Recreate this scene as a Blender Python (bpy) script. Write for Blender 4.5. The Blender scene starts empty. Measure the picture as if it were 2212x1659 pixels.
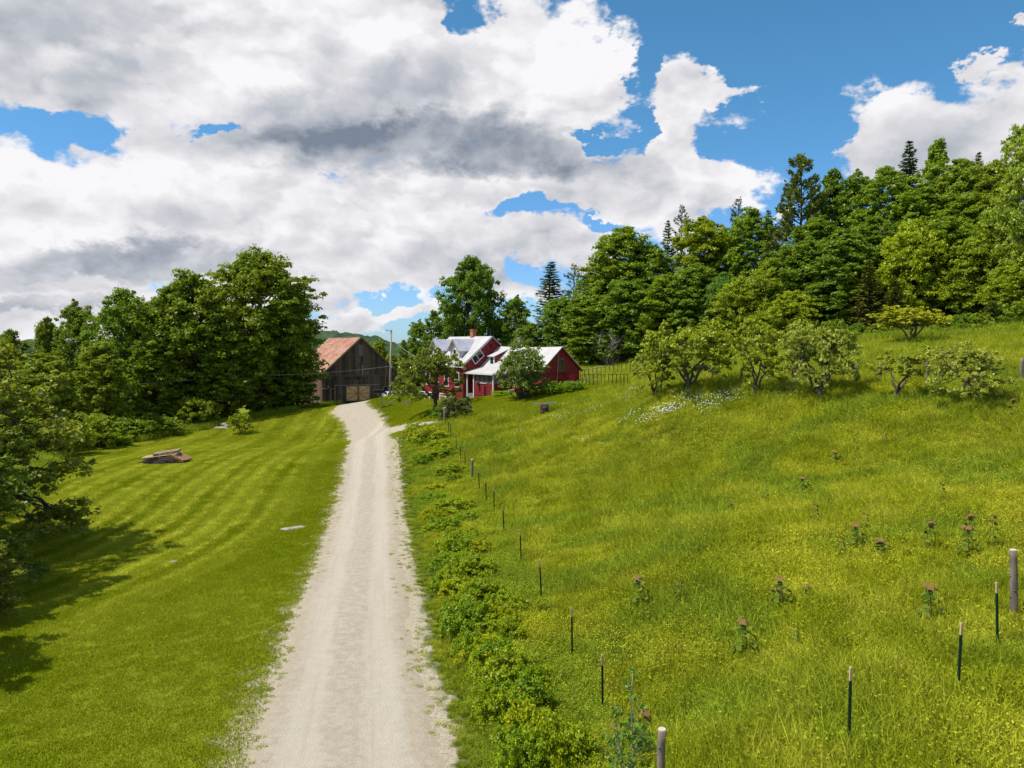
import bpy, math, random
import numpy as np
from mathutils import Vector, Matrix, Euler

random.seed(7)
rng = np.random.default_rng(11)
SC = bpy.context.scene
COL = SC.collection
R = math.radians

# ------------------------------------------------------------------ camera
CAMZ = 8.0
PITCH = math.atan(40 / 710)
cam = bpy.data.cameras.new("camera")
cam.sensor_width = 36
cam.lens = 710 / 1024 * 36
cam.clip_start = 0.2
cam.clip_end = 6000
camo = bpy.data.objects.new("camera", cam)
COL.objects.link(camo)
camo.location = (0, 0, CAMZ)
camo.rotation_euler = (R(90) - PITCH, 0, 0)
SC.camera = camo

SUN_EL = 60.0
SUN_V = Vector((-0.95, -0.22, 0)).normalized()      # horizontal direction towards the sun
# ------------------------------------------------------------------ node helpers


class NT:
    def __init__(s, tree):
        s.t = tree

    def n(s, typ, ins=None, **kw):
        nd = s.t.nodes.new(typ)
        for k, v in kw.items():
            setattr(nd, k, v)
        if ins:
            for k, v in ins.items():
                sock = nd.inputs[k]
                if isinstance(v, bpy.types.NodeSocket):
                    s.t.links.new(v, sock)
                else:
                    sock.default_value = v
        return nd

    def math(s, op, a, b=None, c=None, clamp=False):
        nd = s.t.nodes.new('ShaderNodeMath')
        nd.operation = op
        nd.use_clamp = clamp
        for i, v in enumerate((a, b, c)):
            if v is None:
                continue
            if isinstance(v, bpy.types.NodeSocket):
                s.t.links.new(v, nd.inputs[i])
            else:
                nd.inputs[i].default_value = v
        return nd.outputs[0]

    def vmath(s, op, a, b=None, out=0):
        nd = s.t.nodes.new('ShaderNodeVectorMath')
        nd.operation = op
        for i, v in enumerate((a, b)):
            if v is None:
                continue
            if isinstance(v, bpy.types.NodeSocket):
                s.t.links.new(v, nd.inputs[i])
            else:
                nd.inputs[i].default_value = v
        return nd.outputs[out]

    def mix(s, fac, a, b, blend='MIX'):
        nd = s.t.nodes.new('ShaderNodeMix')
        nd.data_type = 'RGBA'
        nd.blend_type = blend
        for i, v in ((0, fac), (6, a), (7, b)):
            if isinstance(v, bpy.types.NodeSocket):
                s.t.links.new(v, nd.inputs[i])
            else:
                nd.inputs[i].default_value = v if i == 0 else (*v, 1) if len(v) == 3 else v
        return nd.outputs[2]

    def smooth(s, v, a, b, lo=0.0, hi=1.0):
        nd = s.t.nodes.new('ShaderNodeMapRange')
        nd.interpolation_type = 'SMOOTHSTEP'
        s.t.links.new(v, nd.inputs[0])
        for i, x in enumerate((a, b, lo, hi)):
            nd.inputs[i + 1].default_value = x
        return nd.outputs[0]

    def noise(s, vec, scale, detail=4, rough=0.5, out=0, dist=0.0):
        nd = s.t.nodes.new('ShaderNodeTexNoise')
        if vec is not None:
            s.t.links.new(vec, nd.inputs['Vector'])
        nd.inputs['Scale'].default_value = scale
        nd.inputs['Detail'].default_value = detail
        nd.inputs['Roughness'].default_value = rough
        nd.inputs['Distortion'].default_value = dist
        return nd.outputs[out]


def raydir(dx, dy):
    """direction of a view ray for a point of the photograph (2212 px wide frame)"""
    u = (dx * 1024 / 2212 - 512) / 710
    v = (384 - dy * 1024 / 2212) / 710
    c, s = math.cos(PITCH), math.sin(PITCH)
    return Vector((u, c + v * s, -s + v * c))


# ------------------------------------------------------------------ world: Nishita sky with procedural cumulus
def make_world():
    w = bpy.data.worlds.new("World")
    SC.world = w
    w.use_nodes = True
    nt = w.node_tree
    nt.nodes.clear()
    N = NT(nt)
    out = N.n('ShaderNodeOutputWorld')
    bg = N.n('ShaderNodeBackground', {'Strength': 0.1})
    nt.links.new(bg.outputs[0], out.inputs[0])
    sky = N.n('ShaderNodeTexSky', sky_type='NISHITA', sun_disc=False)
    sky.sun_elevation = R(SUN_EL)
    sky.sun_rotation = math.atan2(SUN_V.x, SUN_V.y)
    sky.altitude = 400
    sky.air_density = 1.0
    sky.dust_density = 0.35
    sky.ozone_density = 2.0
    co = N.n('ShaderNodeTexCoord').outputs['Generated']
    sep = N.n('ShaderNodeSeparateXYZ', {0: co})
    X, Y, Z = sep.outputs
    # the camera's blue: deeper and less green than the bare sky model
    tint = N.mix(N.smooth(Z, 0.02, 0.36), (0.52, 0.78, 1.16), (0.47, 0.92, 1.06))
    blue = N.mix(1.0, sky.outputs[0], tint, 'MULTIPLY')
    Ys = N.math('MAXIMUM', Y, 0.25)
    # warp
    sv = N.vmath('MULTIPLY', co, (1.0, 1.0, 1.55))
    warp = N.noise(sv, 5.0, 6, 0.64, out=1)
    wv = N.vmath('SUBTRACT', warp, (0.5, 0.5, 0.5))
    A = N.math('DIVIDE', X, Ys)
    E = N.math('DIVIDE', Z, Ys)
    ae = N.n('ShaderNodeCombineXYZ', {0: A, 1: E}).outputs[0]
    warp2 = N.vmath('MULTIPLY', wv, (0.26, 0.20, 0.0))
    ae = N.vmath('ADD', ae, warp2)

    def blob(dx, dy, rx, ry, amp, acc, soft=1.0):
        d = raydir(dx, dy)
        a0, e0 = d.x / d.y, d.z / d.y
        k = 2212 / 1024 * 710
        q = N.vmath('SUBTRACT', ae, (a0, e0, 0))
        q = N.vmath('MULTIPLY', q, (k / rx, k / ry, 0))
        ln = N.vmath('LENGTH', q, out=1)
        m = N.smooth(ln, 1.25, 0.45 / soft, 0.0, amp)
        return m if acc is None else N.math('ADD', acc, m)

    def blobmax(dx, dy, rx, ry, amp, acc):
        d = raydir(dx, dy)
        a0, e0 = d.x / d.y, d.z / d.y
        k = 2212 / 1024 * 710
        q = N.vmath('SUBTRACT', ae, (a0, e0, 0))
        q = N.vmath('MULTIPLY', q, (k / rx, k / ry, 0))
        ln = N.vmath('LENGTH', q, out=1)
        m = N.smooth(ln, 1.35, 0.35, 0.0, amp)
        return m if acc is None else N.math('MAXIMUM', acc, m)
    acc = None
    for b in [(150, 60, 560, 185), (700, 130, 560, 250), (1150, 190, 250, 250), (1000, 400, 430, 100),
              (620, 330, 420, 110),
              (300, 470, 600, 175), (900, 560, 420, 95), (100, 660, 420, 95), (450, 690, 420, 60),
              (1480, 175, 125, 95), (1470, 330, 85, 150), (1500, 400, 150, 55), (1590, 170, 70, 40),
              (1330, 400, 150, 75), (1250, 520, 110, 34), (1310, 545, 60, 40), (1110, 598, 55, 30), (870, 690, 110, 36), (740, 690, 70, 30),
              (2080, 300, 260, 115), (1890, 345, 130, 60), (2230, 240, 150, 140), (2120, 135, 50, 24), (2190, 52, 30, 16),
              (1695, 458, 24, 14), (-500, 300, 600, 330), (2750, 300, 460, 140), (700, -450, 700, 300)]:
        acc = blobmax(*b, 0.62, acc)
    holes = None
    for b in [(120, 265, 190, 48), (460, 291, 60, 18), (1062, 28, 66, 46), (1392, 130, 46, 95), (1400, 250, 30, 60), (1330, 296, 55, 11),
              (1110, 466, 120, 20), (1290, 470, 70, 16), (790, 640, 85, 30), (1150, 560, 90, 24), (960, 640, 55, 20),
              (1690, 560, 240, 90), (1800, 60, 380, 120), (1730, 270, 90, 120)]:
        holes = blobmax(*b, 0.62, holes)
    # generic cloud field everywhere else
    low = N.noise(sv, 1.6, 2, 0.5)
    gen = N.smooth(low, 0.46, 0.68, 0.0, 0.6)
    back = N.smooth(Y, 0.45, 0.15)                      # 1 away from the framed part
    gen = N.math('MULTIPLY', gen, back)
    field = N.math('MAXIMUM', acc, gen)
    field = N.math('SUBTRACT', field, N.math('MULTIPLY', holes, 0.75))
    # billowing detail: fractal Voronoi cells bent by noise, plus fine wisps
    wn = N.vmath('MULTIPLY', wv, (0.16, 0.16, 0.16))

    def puff(p, det):
        v = N.n('ShaderNodeTexVoronoi', {'Vector': N.vmath('ADD', p, wn), 'Scale': 7.5, 'Detail': det, 'Roughness': 0.52, 'Lacunarity': 2.25}, feature='F1')
        v.normalize = True
        return N.math('SUBTRACT', 1.0, v.outputs['Distance'])
    pf1 = puff(sv, 2.0)
    off = N.vmath('ADD', sv, (-0.016, -0.004, 0.026))
    pf2 = puff(off, 2.0)
    fb = N.noise(sv, 11.0, 6, 0.62)
    fc = N.noise(sv, 60.0, 2, 0.62)
    dens = N.math('ADD', field, N.math('MULTIPLY', N.math('SUBTRACT', fb, 0.5), 1.25))
    dens = N.math('ADD', dens, N.math('MULTIPLY', N.math('SUBTRACT', pf1, 0.62), 1.1))
    dens = N.math('ADD', dens, N.math('MULTIPLY', N.math('SUBTRACT', fc, 0.5), 0.22))
    alpha = N.smooth(dens, 0.16, 0.40)
    big1 = N.noise(sv, 3.6, 2, 0.5)
    big2 = N.noise(N.vmath('ADD', sv, (-0.035, 0, 0.07)), 3.6, 2, 0.5)
    grad = N.math('SUBTRACT', pf1, pf2)
    gbig = N.math('SUBTRACT', big1, big2)
    br = N.math('ADD', N.math('MULTIPLY', grad, 1.5), N.math('MULTIPLY', gbig, 1.2))
    thick = N.smooth(dens, 0.35, 0.95)
    br = N.math('SUBTRACT', br, N.math('MULTIPLY', thick, 0.06))
    dark = None
    for b in [(900, 330, 470, 70, 0.50), (1150, 350, 260, 50, 0.22), (640, 290, 280, 60, 0.24), (330, 548, 400, 46, 0.52), (150, 600, 330, 30, 0.22),
              (120, 165, 320, 45, 0.12), (650, 470, 420, 60, 0.14), (820, 200, 260, 100, 0.16), (80, 650, 260, 20, 0.30), (380, 625, 200, 20, 0.16),
              (1000, 425, 260, 22, 0.13), (1230, 590, 120, 16, 0.14), (1500, 260, 90, 80, 0.07), (2150, 330, 170, 50, 0.08)]:
        dark = blob(*b, dark)
    dark = N.math('MULTIPLY', dark, N.math('ADD', 0.35, N.math('MULTIPLY', fb, 1.3)))
    shade = N.math('ADD', N.math('SUBTRACT', 0.97, dark), br)
    genshade = N.math('MULTIPLY', N.math('SUBTRACT', 1.0, N.smooth(low, 0.5, 0.8, 1.0, 0.7)), back)
    shade = N.math('ADD', shade, N.math('MULTIPLY', N.math('SUBTRACT', N.noise(sv, 5.5, 3, 0.5), 0.56), 0.75))
    shade = N.math('SUBTRACT', shade, genshade)
    shade = N.n('ShaderNodeClamp', {0: shade, 1: 0.0, 2: 1.04}).outputs[0]
    ramp = N.n('ShaderNodeValToRGB', {0: shade})
    cr = ramp.color_ramp
    cr.elements[0].position = 0.05
    cr.elements[0].color = (1.5, 1.8, 2.35, 1)
    cr.elements[1].position = 1.0
    cr.elements[1].color = (6.95, 6.85, 7.0, 1)
    e = cr.elements.new(0.5)
    e.color = (3.7, 3.9, 4.3, 1)
    e = cr.elements.new(0.78)
    e.color = (5.5, 5.45, 5.7, 1)
    col = N.mix(alpha, blue, ramp.outputs[0])
    nt.links.new(col, bg.inputs['Color'])
    w.cycles.sampling_method = 'MANUAL'
    w.cycles.sample_map_resolution = 512


make_world()
sl = bpy.data.lights.new("sun", 'SUN')
sl.energy = 4.6
sl.angle = R(0.53)
sl.color = (1.0, 0.94, 0.84)
so = bpy.data.objects.new("sun", sl)
COL.objects.link(so)
sd = Vector((SUN_V.x * math.cos(R(SUN_EL)), SUN_V.y * math.cos(R(SUN_EL)), math.sin(R(SUN_EL))))
so.rotation_euler = sd.to_track_quat('Z', 'Y').to_euler()
so.location = (-40, -10, 60)
SC.view_settings.view_transform = 'Standard'
SC.view_settings.look = 'None'
SC.view_settings.exposure = 0.45
SC.view_settings.gamma = 1
SC.view_settings.use_curve_mapping = False
SC.cycles.max_bounces = 6
SC.cycles.diffuse_bounces = 3
SC.cycles.glossy_bounces = 2
SC.cycles.transmission_bounces = 3
SC.cycles.transparent_max_bounces = 6
SC.cycles.sample_clamp_indirect = 6

# ------------------------------------------------------------------ terrain height from surveyed points


def P(dx, dy, D):
    d = raydir(dx, dy)
    t = D / d.y
    return (d.x * t, D, CAMZ + d.z * t)


CP = [P(*a) for a in [
    (760, 1659, 13), (600, 1659, 13), (760, 1440, 18), (765, 1300, 22.3), (790, 1090, 39), (797, 1000, 52), (800, 940, 74),
    (760, 885, 103), (760, 868, 110), (680, 880, 104), (850, 925, 71), (905, 920, 66),
    (360, 992, 57), (120, 985, 62), (300, 945, 76), (450, 915, 86), (600, 890, 95), (0, 1100, 38), (200, 1180, 33), (60, 1300, 24),
    (520, 937, 80), (640, 1140, 35),
    (1020, 1035, 46), (1087, 1158, 31), (1126, 1222, 26.5), (1168, 1302, 22.5), (1236, 1425, 18.2), (1302, 1548, 15.4),
    (1834, 1612, 11.6), (2070, 1502, 12.9), (2156, 1398, 14.5), (2192, 1328, 15.9),
    (1500, 1000, 38), (1500, 1200, 23), (2000, 1100, 24), (2000, 950, 33),
    (1490, 850, 46), (1765, 865, 42), (1935, 868, 38), (2120, 868, 35.5), (1965, 745, 58), (2212, 712, 60), (1750, 747, 69),
    (1370, 788, 92), (1250, 800, 90), (1180, 890, 61), (960, 905, 63), (935, 880, 72), (985, 902, 65), (1090, 852, 78), (1200, 836, 74),
    (1270, 840, 68), (1370, 845, 63), (870, 850, 91), (840, 862, 96), (850, 866, 100), (1000, 866, 79)]]
CP += [(-22, 118, -0.9), (-14, 106, -0.5), (-20, 130, -1.2), (-4, 92, 1.9), (-10, 100, 0.2), (-16, 107, -0.5), (4, 84, 3.0), (0, 95, 3.0), (8, 100, 4.4),
       (40, 92, 13.5), (20, 112, 9.5), (0, 130, 5.0), (62, 60, 14.5), (60, 25, 8.5), (25, 6, 3.6), (12, 4, 1.6), (0, 0, 0.3),
       (-12, 4, 0.1), (-35, 12, -0.9), (-62, 60, -4.5), (-62, 110, -6), (-40, 130, -4.5), (-62, 15, -2.5), (-10, 165, -2), (80, 120, 22),
       (-100, 80, -9), (100, 40, 16), (-40, 100, -3.4), (-30, -15, -0.6), (30, -15, 3), (10, 160, 4)]
CP = np.array(CP)


def tps_fit(pts, lam):
    x = pts[:, :2] / 50
    n = len(x)
    d = np.linalg.norm(x[:, None] - x[None], axis=2)
    K = np.where(d > 0, d * d * np.log(np.maximum(d, 1e-9)), 0) + lam * np.eye(n)
    Pm = np.hstack([np.ones((n, 1)), x])
    Am = np.block([[K, Pm], [Pm.T, np.zeros((3, 3))]])
    return np.linalg.solve(Am, np.concatenate([pts[:, 2], np.zeros(3)]))


TW = tps_fit(CP, 0.004)


def hraw(x, y):
    x = np.asarray(x, float)
    y = np.asarray(y, float)
    cx = np.clip(x, -100, 100)
    cy = np.clip(y, -18, 165)
    far = np.hypot(x - cx, y - cy)
    q = np.stack([cx / 50, cy / 50], -1)
    out = TW[-3] + TW[-2] * q[..., 0] + TW[-1] * q[..., 1]
    for i in range(len(CP)):
        d2 = (q[..., 0] - CP[i, 0] / 50)**2 + (q[..., 1] - CP[i, 1] / 50)**2
        out = out + TW[i] * 0.5 * d2 * np.log(np.maximum(d2, 1e-12))
    f = np.clip(far / 260, 0, 1)
    f = f * f * (3 - 2 * f)
    # small undulation, none on the drive
    out = out + 0.05 * np.sin(cx * 0.9 + 1.3 * np.sin(cy * 0.31)) * np.sin(cy * 0.7 + cx * 0.2) * np.clip((np.abs(cx + 3 + cy * .12) - 3) / 5, 0, 1)
    return out * (1 - f) + (-16) * f


def axis(lo, a, b, hi, step, grow):
    c = list(np.arange(a, b + 1e-6, step))
    s, v = step, b
    while v < hi:
        s *= grow
        v += s
        c.append(v)
    s, v, l = step, a, []
    while v > lo:
        s *= grow
        v -= s
        l.append(v)
    return np.array(l[::-1] + c)


GX = axis(-2600, -64, 64, 2600, 0.5, 1.25)
GY = axis(-300, -6, 130, 3200, 0.5, 1.25)
GZ = hraw(GX[None, :] + 0 * GY[:, None], GY[:, None] + 0 * GX[None, :])     # [iy, ix]


def hz(x, y):
    x = np.asarray(x, float)
    y = np.asarray(y, float)
    i = np.clip(np.searchsorted(GX, x) - 1, 0, len(GX) - 2)
    j = np.clip(np.searchsorted(GY, y) - 1, 0, len(GY) - 2)
    fx = (x - GX[i]) / (GX[i + 1] - GX[i])
    fy = (y - GY[j]) / (GY[j + 1] - GY[j])
    return (GZ[j, i] * (1 - fx) + GZ[j, i + 1] * fx) * (1 - fy) + (GZ[j + 1, i] * (1 - fx) + GZ[j + 1, i + 1] * fx) * fy


def at(dx, dy, lo=8.0, hi=170.0):
    """where the sight line to a point of the photograph first meets the ground"""
    d = raydir(dx, dy)
    Y = np.arange(lo, hi, 0.05)
    t = Y / d.y
    zz = CAMZ + d.z * t - hz(d.x * t, Y)
    k = np.where(zz <= 0)[0]
    if len(k) == 0:
        k = [int(np.argmin(np.abs(zz)))]
    k = k[0]
    return float(d.x * t[k]), float(Y[k])


def atD(dx, D):
    d = raydir(dx, 720)
    return d.x * D / d.y, float(D)


def ztop(dy, D):
    d = raydir(1106, dy)
    return CAMZ + d.z * D / d.y


# ------------------------------------------------------------------ regions on the ground
def seg_dist(px, py, pts, hw=None):
    best = np.full(np.shape(px), 1e9)
    for k in range(len(pts) - 1):
        ax, ay = pts[k][:2]
        bx, by = pts[k + 1][:2]
        vx, vy = bx - ax, by - ay
        t = np.clip(((px - ax) * vx + (py - ay) * vy) / (vx * vx + vy * vy + 1e-9), 0, 1)
        d = np.hypot(px - ax - t * vx, py - ay - t * vy)
        if hw is not None:
            d = d - (hw[k] * (1 - t) + hw[k + 1] * t)
        best = np.minimum(best, d)
    return best


def inside(px, py, poly):
    c = np.zeros(np.shape(px), bool)
    n = len(poly)
    for k in range(n):
        x0, y0 = poly[k][:2]
        x1, y1 = poly[(k + 1) % n][:2]
        cond = ((y0 > py) != (y1 > py))
        with np.errstate(divide='ignore', invalid='ignore'):
            xi = (x1 - x0) * (py - y0) / (y1 - y0 + 1e-12) + x0
        c ^= cond & (px < xi)
    return c


def sdf(px, py, poly):
    d = seg_dist(px, py, list(poly) + [poly[0]])
    return np.where(inside(px, py, poly), -d, d)


MAIN = [at(*a) for a in [(735, 1659), (745, 1530), (752, 1440), (764, 1300), (780, 1180), (789, 1090), (797, 1000), (800, 945), (790, 915), (768, 893), (756, 882)]]
MAIN = [(MAIN[0][0] * 1.0 + 0.35, -4.0)] + MAIN + [atD(775, 104.5)]
MAIN_HW = [1.85, 1.85, 1.8, 1.8, 1.75, 1.75, 1.75, 1.8, 2.1, 2.1, 2.2, 2.2, 2.4]
SIDE = [at(800, 938), at(850, 930), at(900, 921), at(935, 914)]
TURN = [MAIN[-1], atD(800, 104), atD(835, 104.5), atD(862, 106)]


def road_sd(x, y):
    a = seg_dist(x, y, MAIN, MAIN_HW)
    b = seg_dist(x, y, SIDE, [1.6, 1.6, 1.4, 0.8])
    c = seg_dist(x, y, TURN, [1.8, 2.0, 2.2, 2.4])
    return np.minimum(np.minimum(a, b), c)


def road_x(y):
    pts = np.array(MAIN)
    return np.interp(y, pts[:9, 1], pts[:9, 0])


MEADOW = [at(*a) for a in [(1430, 1640), (1302, 1548), (1236, 1425), (1168, 1302), (1126, 1222), (1087, 1158), (1020, 1035), (962, 912), (1060, 905), (1120, 900), (1185, 893),
                            (1240, 872), (1290, 852)]] + [(9.2, 74), (7.0, 84), (2, 110), (140, 110), (140, -20), (2.6, -20)]
MEADOW[0] = (2.3, 10.0)
FENCE_LINE = MEADOW[1:8]
VERGE = [(-1.4, -20), (2.6, -20), (2.3, 10)] + FENCE_LINE + [at(905, 915), at(880, 926), at(868, 945)] + [(road_x(y) + 1.8, y) for y in (60, 50, 40, 30, 24, 18, 12, 6, 0)]
FOREST_R = [at(2212, 712)[:2], (72, 62), (150, 30), (200, 200), (-6, 200), (-8, 118), atD(1100, 99), atD(1250, 95), atD(1370, 93), atD(1500, 84), atD(1620, 76), atD(1750, 70), atD(1880, 66), atD(2000, 62), atD(2100, 61)]
FOREST_R[0] = atD(2212, 61)
FOREST_L = [(-200, -20), (-44, -20), (-33, 14), (-29, 30), at(-60, 1120), at(60, 1000), at(110, 978), at(300, 948), at(450, 918), at(600, 893), at(660, 883), (-27, 112), (-34, 135), (-200, 220)]

# lists read by every material builder
MATS = {}


def new_mat(name):
    m = bpy.data.materials.new(name)
    m.use_nodes = True
    m.node_tree.nodes.clear()
    N = NT(m.node_tree)
    out = N.n('ShaderNodeOutputMaterial')
    MATS[name] = m
    return m, N, out


def pbr(N, out, col, rough=0.7, bump=None, bstr=0.3, bdist=0.02, metal=0.0, spec=0.4, normal=None):
    p = N.n('ShaderNodeBsdfPrincipled')
    if isinstance(col, bpy.types.NodeSocket):
        N.t.links.new(col, p.inputs['Base Color'])
    else:
        p.inputs['Base Color'].default_value = (*col, 1)
    if isinstance(rough, bpy.types.NodeSocket):
        N.t.links.new(rough, p.inputs['Roughness'])
    else:
        p.inputs['Roughness'].default_value = rough
    p.inputs['Metallic'].default_value = metal
    p.inputs['Specular IOR Level'].default_value = spec
    if bump is not None:
        b = N.n('ShaderNodeBump', {'Height': bump, 'Strength': bstr, 'Distance': bdist})
        N.t.links.new(b.outputs[0], p.inputs['Normal'])
    N.t.links.new(p.outputs[0], out.inputs[0])
    return p


def simple_mat(name, c1, c2, scale=3.0, rough=0.7, bstr=0.2, detail=5, metal=0.0, stretch=(1, 1, 1), spec=0.18, rnd=0.0):
    m, N, out = new_mat(name)
    co = N.n('ShaderNodeTexCoord').outputs['Object']
    v = N.vmath('MULTIPLY', co, stretch)
    f = N.noise(v, scale, detail, 0.6)
    f2 = N.smooth(f, 0.3, 0.7)
    col = N.mix(f2, c1, c2)
    if rnd:
        r = N.n('ShaderNodeObjectInfo').outputs['Random']
        k = N.math('ADD', 1 - rnd, N.math('MULTIPLY', r, 2 * rnd))
        col = N.vmath('MULTIPLY', col, N.n('ShaderNodeCombineXYZ', {0: k, 1: k, 2: k}).outputs[0])
    pbr(N, out, col, rough, f, bstr, 0.02, metal, spec)
    return m


def leaf_mat(name, c1, c2, trans=0.35, patch=0.6, gloss=0.015):
    """foliage: colour varies leaf by leaf and from clump to clump; light passes through"""
    m, N, out = new_mat(name)
    lv = N.n('ShaderNodeAttribute', attribute_name='lv').outputs['Fac']
    oi = N.n('ShaderNodeObjectInfo')
    co = N.n('ShaderNodeTexCoord').outputs['Object']
    nz = N.noise(co, patch, 2, 0.5)
    f = N.math('ADD', N.math('MULTIPLY', lv, 0.65), N.math('MULTIPLY', N.smooth(nz, 0.3, 0.7), 0.4), clamp=True)
    col = N.mix(f, c1, c2)
    col = N.mix(1.0, col, oi.outputs['Color'], 'MULTIPLY')
    dif = N.n('ShaderNodeBsdfDiffuse', {'Color': col})
    tcol = N.mix(1.0, col, (1.25, 1.15, 0.35), 'MULTIPLY')
    tr = N.n('ShaderNodeBsdfTranslucent', {'Color': tcol})
    mx = N.n('ShaderNodeMixShader', {0: trans, 1: dif.outputs[0], 2: tr.outputs[0]})
    gl = N.n('ShaderNodeBsdfGlossy', {'Color': (0.9, 0.95, 0.9, 1), 'Roughness': 0.42})
    mx2 = N.n('ShaderNodeMixShader', {0: gloss, 1: mx.outputs[0], 2: gl.outputs[0]})
    N.t.links.new(mx2.outputs[0], out.inputs[0])
    return m


# ------------------------------------------------------------------ object helpers
def tag(o, label=None, cat=None, group=None, kind=None):
    if label:
        o['label'] = label
    if cat:
        o['category'] = cat
    if group:
        o['group'] = group
    if kind:
        o['kind'] = kind
    return o


def mesh_np(name, verts, faces, mat=None, attr=None, smooth=False, mats=None, midx=None):
    """faces: list of (k-column int arrays) or ragged list"""
    me = bpy.data.meshes.new(name)
    verts = np.asarray(verts, np.float32)
    if isinstance(faces, np.ndarray):
        faces = [faces]
    if len(faces) and not isinstance(faces[0], np.ndarray):
        me.from_pydata([tuple(map(float, v)) for v in verts], [], [tuple(int(i) for i in f) for f in faces])
    else:
        faces = [f for f in faces if len(f)]
        nl = sum(f.size for f in faces)
        nf = sum(len(f) for f in faces)
        me.vertices.add(len(verts))
        me.vertices.foreach_set('co', verts.ravel())
        me.loops.add(nl)
        me.loops.foreach_set('vertex_index', np.concatenate([f.ravel() for f in faces]).astype(np.int32))
        me.polygons.add(nf)
        ls, o = [], 0
        for f in faces:
            k = f.shape[1]
            ls.append(o + np.arange(len(f)) * k)
            o += f.size
        me.polygons.foreach_set('loop_start', np.concatenate(ls).astype(np.int32))
        me.update(calc_edges=True)
    if attr:
        for k, v in attr.items():
            a = me.attributes.new(k, 'FLOAT', 'POINT')
            a.data.foreach_set('value', np.asarray(v, np.float32).ravel())
    if mat:
        me.materials.append(mat)
    for m in (mats or []):
        me.materials.append(m)
    if midx is not None:
        me.polygons.foreach_set('material_index', np.asarray(midx, np.int32))
    if smooth:
        me.polygons.foreach_set('use_smooth', np.ones(len(me.polygons), bool))
    me.validate()
    return me


def link(name, me, parent=None, loc=(0, 0, 0), rot=(0, 0, 0), scale=(1, 1, 1)):
    o = bpy.data.objects.new(name, me)
    COL.objects.link(o)
    if parent:
        o.parent = parent
    o.location = loc
    o.rotation_euler = rot
    o.scale = scale
    return o


def copy_tree(o, parent=None):
    c = o.copy()
    COL.objects.link(c)
    c.parent = parent
    for ch in o.children:
        copy_tree(ch, c)
    return c


class MB:
    """collects boxes, slabs and tubes into one mesh"""

    def __init__(s):
        s.v, s.f = [], []

    def add(s, vs, fs):
        b = len(s.v)
        s.v += [tuple(v) for v in vs]
        s.f += [tuple(i + b for i in f) for f in fs]
        return s

    def box(s, x0, x1, y0, y1, z0, z1):
        vs = [(x, y, z) for z in (z0, z1) for x, y in ((x0, y0), (x1, y0), (x1, y1), (x0, y1))]
        return s.add(vs, [(0, 3, 2, 1), (4, 5, 6, 7), (0, 1, 5, 4), (1, 2, 6, 5), (2, 3, 7, 6), (3, 0, 4, 7)])

    def prism(s, poly, axis, a, b):
        """poly: 2-D outline; extruded along axis ('x': poly is (y,z); 'y': poly is (x,z); 'z': (x,y))"""
        def mk(p, t):
            return {'x': (t, p[0], p[1]), 'y': (p[0], t, p[1]), 'z': (p[0], p[1], t)}[axis]
        n = len(poly)
        vs = [mk(p, a) for p in poly] + [mk(p, b) for p in poly]
        return s.add(vs, [tuple(range(n)), tuple(range(2 * n - 1, n - 1, -1))] + [(i, i + n, (i + 1) % n + n, (i + 1) % n) for i in range(n)])

    def slab(s, q, th):
        q = [Vector(p) for p in q]
        nrm = (q[1] - q[0]).cross(q[2] - q[0]).normalized() * th
        n = len(q)
        vs = q + [p + nrm for p in q]
        return s.add(vs, [tuple(range(n - 1, -1, -1)), tuple(range(n, 2 * n))] + [(i, (i + 1) % n, (i + 1) % n + n, i + n) for i in range(n)])

    def bar(s, a, b, w, h=None):
        a, b = Vector(a), Vector(b)
        h = h or w
        d = (b - a).normalized()
        up = Vector((0, 0, 1)) if abs(d.z) < 0.9 else Vector((1, 0, 0))
        sx = d.cross(up).normalized() * w / 2
        sy = sx.cross(d).normalized() * h / 2
        vs = [p + i * sx + j * sy for p in (a, b) for i, j in ((-1, -1), (1, -1), (1, 1), (-1, 1))]
        return s.add(vs, [(0, 1, 2, 3), (7, 6, 5, 4), (0, 4, 5, 1), (1, 5, 6, 2), (2, 6, 7, 3), (3, 7, 4, 0)])

    def tube(s, pts, rad, k=6, cap=True):
        pts = [Vector(p) for p in pts]
        if not hasattr(rad, '__len__'):
            rad = [rad] * len(pts)
        base = len(s.v)
        for i, p in enumerate(pts):
            d = (pts[min(i + 1, len(pts) - 1)] - pts[max(i - 1, 0)]).normalized()
            ref = Vector((0, 1, 0)) if abs(d.y) < 0.9 else Vector((1, 0, 0))
            a = d.cross(ref).normalized()
            b = d.cross(a)
            for j in range(k):
                t = 2 * math.pi * j / k
                s.v.append(tuple(p + (a * math.cos(t) + b * math.sin(t)) * rad[i]))
        for i in range(len(pts) - 1):
            for j in range(k):
                s.f.append((base + i * k + j, base + i * k + (j + 1) % k, base + (i + 1) * k + (j + 1) % k, base + (i + 1) * k + j))
        if cap:
            s.f.append(tuple(base + j for j in range(k))[::-1])
            s.f.append(tuple(base + (len(pts) - 1) * k + j for j in range(k)))
        return s

    def mesh(s, name, mat, smooth=False):
        me = bpy.data.meshes.new(name)
        me.from_pydata(s.v, [], s.f)
        me.update()
        if mat:
            me.materials.append(mat)
        if smooth:
            for p in me.polygons:
                p.use_smooth = True
        import bmesh
        bm = bmesh.new()
        bm.from_mesh(me)
        bmesh.ops.recalc_face_normals(bm, faces=bm.faces)
        bm.to_mesh(me)
        bm.free()
        return me

    def obj(s, name, mat, parent=None, smooth=False, **kw):
        return link(name, s.mesh(name, mat, smooth), parent, **kw)


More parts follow.
